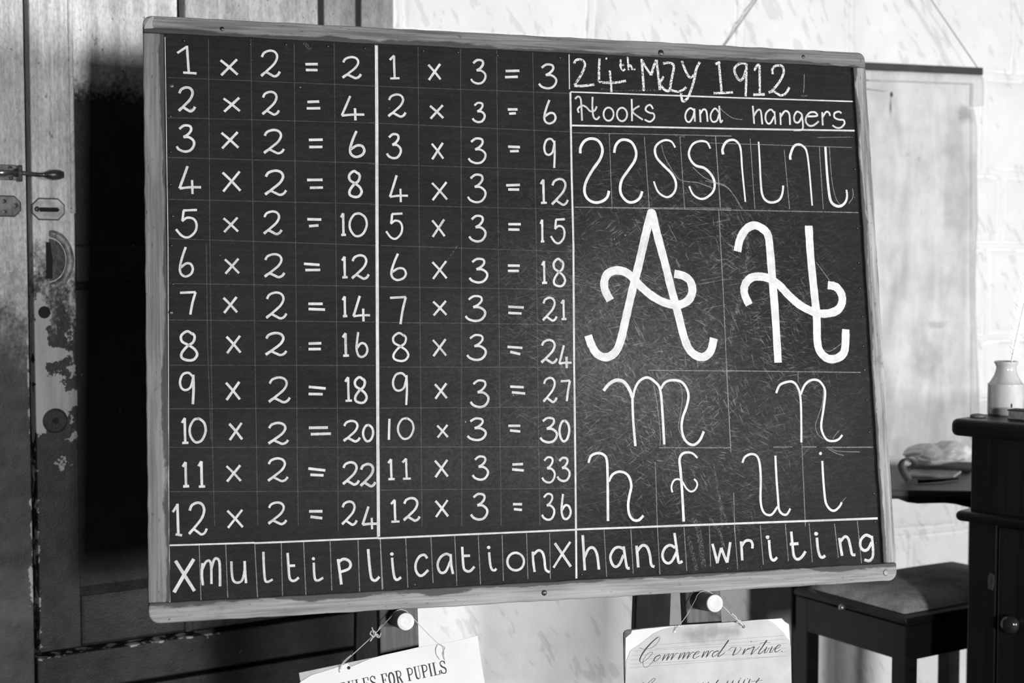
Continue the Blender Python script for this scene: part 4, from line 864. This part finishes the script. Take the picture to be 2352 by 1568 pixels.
# sheet with slight waves, ragged right edge
nx, nz = 40, 60; bm = bmesh.new(); g_ = []
zt, zb_ = mp(2100, 172).z, 0.0
redge = [(172,2246),(186,2256),(200,2257),(243,2256),(247,2232),(262,2236),(290,2240),(330,2241),(380,2240),(480,2242),(505,2244),(560,2240),(640,2238),(720,2238),(820,2242),(900,2246),(1000,2247),(1100,2246)]
def rx_at(z):
    ys = [(mp(x, y).z, mp(x, y).x) for y, x in redge]
    if z >= ys[0][0]: return ys[0][1]
    for (za, xa), (zb__, xb__) in zip(ys, ys[1:]):
        if za >= z >= zb__: return xa+(xb__-xa)*((za-z)/max(1e-6, za-zb__))
    return ys[-1][1]
xl_ = mp(1652, 500).x
zlist = sorted(set([zt-(zt-zb_)*i/nz for i in range(nz+1)] + [mp(x, y).z for y, x in redge if 172 < y < 1000]), reverse=True)
topz = lambda x: r0.z+(r1.z-r0.z)*((x-r0.x)/(r1.x-r0.x))-h_+.002
for i, z in enumerate(zlist):
    row = []
    for j in range(nx+1):
        xr = rx_at(z); x = xl_+(xr-xl_)*j/nx
        zz = min(z, topz(x)) if i else topz(x)
        y = -.004-.004*noise.noise(Vector((x*5, 1, z*1.5)))-.0025*noise.noise(Vector((x*14, 3, z*3)))
        row.append(bm.verts.new((x, y, zz)))
    g_.append(row)
for i in range(len(g_)-1):
    for j in range(nx): bm.faces.new((g_[i][j], g_[i][j+1], g_[i+1][j+1], g_[i+1][j]))
o = obj('paper_sheet', bm, mChart, chart, smooth=True); md = o.modifiers.new('thick', 'SOLIDIFY'); md.thickness = .0012
ln = Chalk(); mLine = plain('brown_map_line', .30, .40, 60, bump=0)
for st, w in ([[(1995,184),(2235,193)], 3], [[(2235,193),(2233,246)], 2.5], [[(2233,250),(2234,480)], 1.6], [[(2234,480),(2236,1010)], 1.6], [[(1995,204),(2040,209)], 2]):
    for a, b in zip(st, st[1:]): ln.stroke([a, b], w, M=MM, d=-.013, lift=0)
ln.done('border_line', mLine, chart)
mCord = plain('chart_cord', .30, .40, 100)
ap = mp(1945, -290)
bm = bmesh.new(); tube(bm, [(r0.x+.01, .004, r0.z+h_), (ap.x, .006, ap.z)], .0016, 8); obj('hanging_cord', bm, mCord, chart, smooth=True)
bm = bmesh.new(); tube(bm, [(r1.x-.005, .004, r1.z+h_), (ap.x, .006, ap.z)], .0016, 8); obj('hanging_cord', bm, mCord, chart, smooth=True)
bm = bmesh.new(); lathe(bm, [(.007, -.012), (.007, -.006), (.003, -.006), (.003, .10)], (ap.x, 0, ap.z), 12, 'y'); obj('nail', bm, mNail, chart)

# ================================================================= DESK (right edge)
mDk = timber('ebonised_wood', .004, .010, 'z', fine=150, rough=.42, spec=.4, blotch=.3); mDkX = timber('ebonised_wood_cross', .004, .009, 'x', fine=110, rough=.4, spec=.4, blotch=.3)
DD = Vector((math.cos(R(-45)), math.sin(R(-45)), 0))
dc = at_Y(2231, 1000, 2.75); DM = frame(Vector((dc.x, dc.y, 0)), DD)
dp = lambda x, y, d=0: on(DM, x, y, -d)
zt_ = dp(2212, 963, .03).z; zu = dp(2212, 1003, .03).z
desk = thing('pedestal_desk', DM, 'tall black wooden desk with moulded top and cupboard door at the right edge', 'desk')
DW, DDp = .62, .42
bm = bmesh.new(); pts = [(-.034+r, z) for r, z in ()]
box(bm, -.030, DW+.03, -.03, DDp, zu, zt_); obj('desk_top', bm, mDkX, desk, bevel=.012, seg=4)
zm1, zm0 = dp(2231, 1172).z, dp(2231, 1196).z
bm = bmesh.new(); box(bm, 0, DW, 0, DDp-.01, zm1-.002, zu+.001); obj('drawer_case', bm, mDk, desk, bevel=.003)
bm = bmesh.new(); box(bm, -.022, DW+.02, -.022, DDp-.005, zm0, zm1); obj('waist_moulding', bm, mDkX, desk, bevel=.0105, seg=4)
xg = dp(2291, 1300).x
bm = bmesh.new(); box(bm, -.002, xg-.0015, -.001, DDp-.01, 0, zm0+.001); obj('stile', bm, mDk, desk, bevel=.003)
bm = bmesh.new(); box(bm, xg-.002, DW, .010, DDp-.012, 0, zm0+.001); obj('carcase', bm, mDk, desk)
bm = bmesh.new(); box(bm, xg+.002, DW-.03, -.002, .011, .08, zm0-.004); dr = obj('door', bm, mDk, desk, bevel=.003)
q = dp(2324, 1432, .01); bm = bmesh.new(); lathe(bm, [(0, -.031), (.008, -.0305), (.0150, -.027), (.0185, -.020), (.0165, -.013), (.010, -.008), (.009, .002)], (q.x, 0, q.z), 28, 'y')
obj('knob', bm, plain('polished_ebony_knob', .012, .02, 30, rough=.18, spec=.6, bump=0), dr, smooth=True)
q = dp(2276, 1332); bm = bmesh.new()
prism(bm, [(q.x-.006, q.z-.018), (q.x+.005, q.z-.020), (q.x+.008, q.z-.004), (q.x+.007, q.z+.012), (q.x-.003, q.z+.016), (q.x-.007, q.z+.004)], -.0022, .004); obj('worn_notch', bm, plain('bruised_wood', .02, .05, 60), desk, bevel=.002)

# --- stoneware jar with quill, book on the desk
ZT = zt_
jb = at_z(2309, 952, ZT); jr = 38*(jb-CAM).length/F_PX
jar = thing('stoneware_jar', Matrix.Translation(jb), 'pale glazed stoneware ink jar holding a white quill on the black desk', 'jar')
hh = lambda y: (at_Y(2309, y, jb.y).z-ZT)
n = NT('stoneware_glaze', .16, .55); n.col(n.ramp(n.noise(n.co((1,1,.5)), 30, 5), .3, .75, .46, .60)); mJar = n.m
H0, H1, H2, H3 = hh(881), hh(868), hh(840), hh(830)
bm = bmesh.new(); lathe(bm, [(0, .0006), (jr*.94, .0006), (jr*.99, .004), (jr*.985, H0-.003), (jr*1.0, H0-.0015), (jr*.98, H0+.0005), (jr*.93, H0+.0012), (jr*.80, hh(872)), (jr*.66, hh(862)), (jr*.58, hh(853)), (jr*.54, hh(843)), (jr*.58, hh(838)), (jr*.66, H3-.002), (jr*.66, H3), (jr*.60, H3+.001), (jr*.47, H3-.002), (jr*.45, H2), (jr*.8, H0*.8), (jr*.8, .01), (0, .008)], (0,0,0), 56)
obj('jar_body', bm, mJar, jar, smooth=True)
JM = frame(jb, Vector((1,0,0))); q = on(JM, 2297, 925, jr*.9)
bm = bmesh.new(); lathe(bm, [(0, -.0012), (.0016, -.001), (.0022, .0005)], (q.x*.98, -jr*.97, q.z), 12, 'y')
for v_ in bm.verts: v_.co.z = q.z+(v_.co.z-q.z)*(3.2 if v_.co.z > q.z else 2.2)
obj('ink_drip', bm, mInk, jar, smooth=True)
# quill
qb = Vector((.004, 0, H2-.03)); qs = Vector((on(JM, 2325, 822).x, .0, on(JM, 2325, 822).z)); qd = Vector((on(JM, 2353, 728).x, .02, on(JM, 2353, 728).z))-qs
QM = Matrix.Translation(jb)
quill = thing('quill', Matrix.Translation(jb+qs), 'white feather quill standing in the stoneware jar', 'quill')
mFe = plain('white_feather', .72, .82, 40, rough=.8, bump=0)
dq = qd.normalized(); S = [dq*t+Vector((0.0006*t*t*200, 0, 0)) for t in [-.075+.025*i for i in range(14)]]
bm = bmesh.new(); tube(bm, S, .0019, 10, r1=.0007); obj('shaft', bm, mFe, quill, smooth=True)
bm = bmesh.new(); rng = random.Random(11); side = dq.cross(Vector((0, 1, 0))).normalized()
for sgn, wmax in ((1, .030), (-1, .020)):
    for i in range(120):
        t = .006+.22*i/120; o_ = dq*t+Vector((.12*t*t, 0, 0)); w_ = wmax*math.sin(math.pi*min(1, .10+t/.25*.9))*rng.uniform(.7, 1.05)
        if t < .035: w_ *= rng.uniform(.5, 1.3)
        d_ = (side*sgn*(1 if side.x < 0 else -1)+dq*.75).normalized(); bend = Vector((0, rng.uniform(-.004, .004), 0))
        k = .0009; a = [o_-dq*k, o_+dq*k]; m2 = o_+d_*w_*.6+bend*.4; e2_ = o_+d_*w_+bend+dq*w_*.15
        v_ = [bm.verts.new(p) for p in (a[0], a[1], m2+dq*k, m2-dq*k)]; bm.faces.new(v_); te = bm.verts.new(e2_); bm.faces.new((v_[3], v_[2], te))
obj('vane', bm, mFe, quill)
mBk = plain('dark_book_cloth', .02, .05, 50); mPgE = plain('page_edges', .14, .26, 70)
bo = at_z(2336, 966, ZT); BK = frame(Vector((bo.x, bo.y, ZT)), DD); x0 = on(BK, 2313, 950).x
book = thing('book', BK, 'small dark bound book lying in front of the stoneware jar', 'book'); bh = on(BK, 2330, 941).z
bm = bmesh.new(); box(bm, x0, x0+.15, 0, .035, .0006, .003); obj('cover', bm, mBk, book, bevel=.0008)
bm = bmesh.new(); box(bm, x0, x0+.15, 0, .035, bh-.0028, bh); obj('cover', bm, mBk, book, bevel=.0008)
bm = bmesh.new(); box(bm, x0+.002, x0+.148, .002, .034, .003, bh-.0028); obj('pages', bm, mPgE, book)
pb = at_z(2246, 958, ZT); bm = bmesh.new(); lathe(bm, [(0, .0006), (.014, .0006), (.016, .003), (.012, .006), (.004, .0075), (0, .008)], (0,0,0), 20)
tag(obj('ink_lid', bm, plain('dull_metal_lid', .08, .16, 40, rough=.4), None, Matrix.Translation(pb), smooth=True), 'small round grey lid left of the stoneware jar', 'lid')

# ================================================================= TABLE WITH THINGS, behind the desk
TD = Vector((math.cos(R(-6)), math.sin(R(-6)), 0)); tc = at_Y(2050, 1122, 3.12); TM = frame(Vector((tc.x, tc.y, 0)), TD)
tp = lambda x, y, d=0: on(TM, x, y, -d)
ztt = tp(2150, 1126).z
table = thing('side_table', TM, 'low dark wooden table with wavy apron between the blackboard and the black desk', 'table')
mTb = timber('dark_table_wood', .010, .024, 'x', fine=80, rough=.5, spec=.3)
TX0, TX1, TDp = -.19, .30, .40
bm = bmesh.new(); box(bm, TX0-.01, TX1, 0, TDp, ztt-.016, ztt); obj('table_top', bm, plain('worn_table_top', .06, .10, 25, (.1,1,1), rough=.5), table, bevel=.003)
zl = lambda x, y: tp(x, y).z
ap_pts = [(tp(2050,1139).x, zl(2050,1146)), (tp(2063,1147).x, zl(2063,1146)), (tp(2085,1153).x, zl(2085,1154)), (tp(2110,1157).x, zl(2110,1157)), (tp(2140,1156).x, zl(2140,1156)), (tp(2170,1155).x, zl(2170,1155.5)), (tp(2195,1158).x, zl(2195,1158)), (tp(2215,1163).x, zl(2215,1163)), (tp(2240,1166).x, zl(2240,1168)), (TX1-.02, zl(2240,1168))]
ap_pts = [(TX0+.0, zl(2050,1155)), (TX0+.08, zl(2050,1158)), (TX0+.14, zl(2050,1150))] + ap_pts
bm = bmesh.new(); prism(bm, ap_pts+[(TX1-.02, ztt-.0155), (TX0, ztt-.0155)], .002, .020); obj('apron', bm, mTb, table, bevel=.0015)
for (x, y) in ((TX0+.02, .17), (TX0+.02, TDp-.05), (TX1-.04, .31), (TX1-.04, TDp-.04)):
    bm = bmesh.new(); box(bm, x-.014, x+.014, y, y+.028, 0, ztt-.0155); obj('leg', bm, mTb, table, bevel=.003)
# cloth bundle
tq = lambda x, y, dz=0: at_z(x, y, ztt+dz)
cb = tq(2162, 1088)
bm = bmesh.new(); bmesh.ops.create_icosphere(bm, subdivisions=5, radius=1)
for v_ in bm.verts:
    p = v_.co; a = math.atan2(p.y, p.x)
    f = 1+.16*noise.noise(p*1.6+Vector((3,1,0)))+.10*noise.noise(p*4.2)+.04*noise.noise(p*9)
    z = p.z; z = (z if z > 0 else z*.7)
    sag = .12*math.exp(-((p.x+.05)/.16)**2)*(p.z > 0)
    crease = -.07*abs(math.sin(a*3.5+p.z*2))**6
    v_.co = Vector((p.x*.082*f*(1+crease), p.y*.062*f, (z*.031*f*(1-sag*2))+.028+.006*p.x))
    if v_.co.z < .0035: v_.co.z = .0035+.001*noise.noise(p*6)
tag(obj('cloth_bundle', bm, plain('pale_linen', .80, .92, 30, rough=.9, bump=.5, bd=.003), None, Matrix.Translation(Vector((cb.x, cb.y+.03, ztt+.014))), smooth=True), 'crumpled pale cloth bundle on papers on the side table', 'cloth')
mDirty = plain('printed_page', .16, .34, 90, (1,1,1))
def slab(name, quad, th, m, label, cat, zlift=.0006, group=None, bev=.0006):
    P = [tq(*p) for p in quad]; c0 = sum(P, Vector())/4; bm = bmesh.new(); lo = [bm.verts.new(Vector((p.x-c0.x, p.y-c0.y, 0))) for p in P]; hi = [bm.verts.new(Vector((p.x-c0.x, p.y-c0.y, th))) for p in P]
    bm.faces.new(lo[::-1]); bm.faces.new(hi)
    for i in range(4): bm.faces.new((lo[i], lo[(i+1) % 4], hi[(i+1) % 4], hi[i]))
    return tag(obj(name, bm, m, None, Matrix.Translation(Vector((c0.x, c0.y, ztt+zlift))), bevel=bev), label, cat, group)
slab('booklet', [(2078,1095),(2190,1099),(2208,1086),(2098,1082)], .0055, plain('booklet_grey', .4, .6, 60), 'thin grey booklet on the side table under the cloth bundle', 'booklet')
slab('paper_stack', [(2084,1082),(2226,1088),(2238,1072),(2104,1066)], .005, mBk, 'dark flat folder under the cloth bundle on the side table', 'folder', .0066)
pn = [tq(2109, 1111), tq(2150, 1110), tq(2200, 1104)]; c0 = pn[1]
bm = bmesh.new(); tube(bm, spline([(p.x-c0.x, p.y-c0.y, .0055+z_) for p, z_ in zip(pn, (0, .001, 0))], 5), lambda t: .0048-.002*t, 10); tag(obj('pen_case', bm, plain('black_leather', .008, .015, 60, rough=.4), None, Matrix.Translation(Vector((c0.x, c0.y, ztt+.0006))), smooth=True), 'slim black pen case on the front of the side table', 'pen case')
# folded paper ribbon at the table's left end
rb = tq(2074, 1110); bm = bmesh.new(); prof = [(.006, 0), (-.002, .012), (-.010, .026), (-.013, .040), (-.006, .052), (.006, .056), (.016, .050), (.020, .040), (.014, .032), (.004, .028)]
prev = None
for (x, z) in spline(prof, 5):
    a, b = bm.verts.new((x, 0, z+.002)), bm.verts.new((x+.030, .055, z*.9+.003))
    if prev: bm.faces.new((prev[0], a, b, prev[1]))
    prev = (a, b)
o = obj('paper_ribbon', bm, plain('creased_paper', .8, .92, 50, bump=.3), None, Matrix.Translation(Vector((rb.x, rb.y, ztt))), smooth=True); md = o.modifiers.new('t', 'SOLIDIFY'); md.thickness = .0012
tag(o, 'curled strip of white paper standing at the blackboard end of the side table', 'paper')

# ================================================================= STOOL
s0 = at_Y(2080, 1419, 2.90); zs_ = s0.z
sL, sR = at_z(1833, 1350, zs_), at_z(2202, 1283, zs_)
xd_ = (at_z(2232, 1391, zs_)-s0); xd_.z = 0; xd_.normalize(); yd_ = Vector((-xd_.y, xd_.x, 0))
STM = frame(Vector((s0.x, s0.y, 0)), xd_); SW = .50; SDp = (sL-s0).dot(yd_)
stool = thing('padded_stool', STM, 'black wooden stool with a worn grey padded seat in front of the side table', 'stool')
mSt = timber('black_stool_wood', .006, .012, 'x', fine=90, rough=.4, spec=.4, blotch=.3)
zr = on(STM, 2080, 1436).z
bm = bmesh.new(); box(bm, -.006, SW+.006, -.006, SDp+.006, zs_-.014, zs_); obj('seat_frame', bm, mSt, stool, bevel=.005, seg=3)
za0 = on(STM, 2085, 1517).z
bm = bmesh.new(); box(bm, .004, SW-.004, .004, SDp-.004, zs_-.0175, zs_-.0142); obj('seat_shadow_gap', bm, mGap, stool)
bm = bmesh.new(); box(bm, -.001, SW+.001, -.001, .020, za0, zs_-.0178); box(bm, -.001, SW+.001, SDp-.020, SDp+.001, za0, zs_-.0178); box(bm, -.001, .020, .020, SDp-.020, za0, zs_-.0178); box(bm, SW-.020, SW+.001, .020, SDp-.020, za0, zs_-.0178)
obj('apron', bm, mSt, stool)
for (x, y) in ((.0, .0), (SW-.034, 0), (0, SDp-.034), (SW-.034, SDp-.034)):
    bm = bmesh.new(); box(bm, x-.0015, x+.034+.0015, y-.0015, y+.034+.0015, 0, zs_-.0182); obj('leg', bm, mSt, stool, bevel=.002)
n = NT('worn_seat_cloth', .8, .2); n.col(n.math('MULTIPLY', n.ramp(n.noise(n.co(), 16, 5, .65), .3, .7, .26, .46), n.ramp(n.noise(n.co(), 300, 2), .3, .7, .8, 1.2))); n.bump(n.noise(n.co(), 220, 3), .5, .0015)
bm = bmesh.new(); M_, N_ = 44, 32; g_ = []
for i in range(N_+1):
    row = []
    for j in range(M_+1):
        u, w_ = j/M_, i/N_; x = .022+(SW-.044)*u; y = .022+(SDp-.044)*w_; d_ = min(u*(SW-.044), (1-u)*(SW-.044), w_*(SDp-.044), (1-w_)*(SDp-.044))
        z = zs_+.001+.026*(1-math.exp(-d_/.022))+.008*math.sin(math.pi*u)*math.sin(math.pi*w_)
        if d_ < .02: z += .0018*math.sin((x+y)*420)*math.sin(math.pi*d_/.02)
        row.append(bm.verts.new((x, y, z)))
    g_.append(row)
for i in range(N_):
    for j in range(M_): bm.faces.new((g_[i][j], g_[i][j+1], g_[i+1][j+1], g_[i+1][j]))
obj('seat_pad', bm, n.m, stool, smooth=True, label='grey cloth seat pad')
Sa = STM.inverted() @ CAM; Sd = STM.to_3x3().inverted() @ ray(1938, 1383); kk = Sa + Sd*((-.012-Sa.x)/Sd.x); yk = kk.y
bm = bmesh.new(); lathe(bm, [(0, -.020), (.006, -.018), (.0075, -.013), (.005, -.008), (.003, -.004), (.003, .002)], (0, 0, 0), 18, 'y')
for v_ in bm.verts: v_.co = Vector((v_.co.y-.005, yk-v_.co.x, zs_-.009+v_.co.z))
obj('latch_knob', bm, mSteel, stool, smooth=True, label='small bright metal knob')
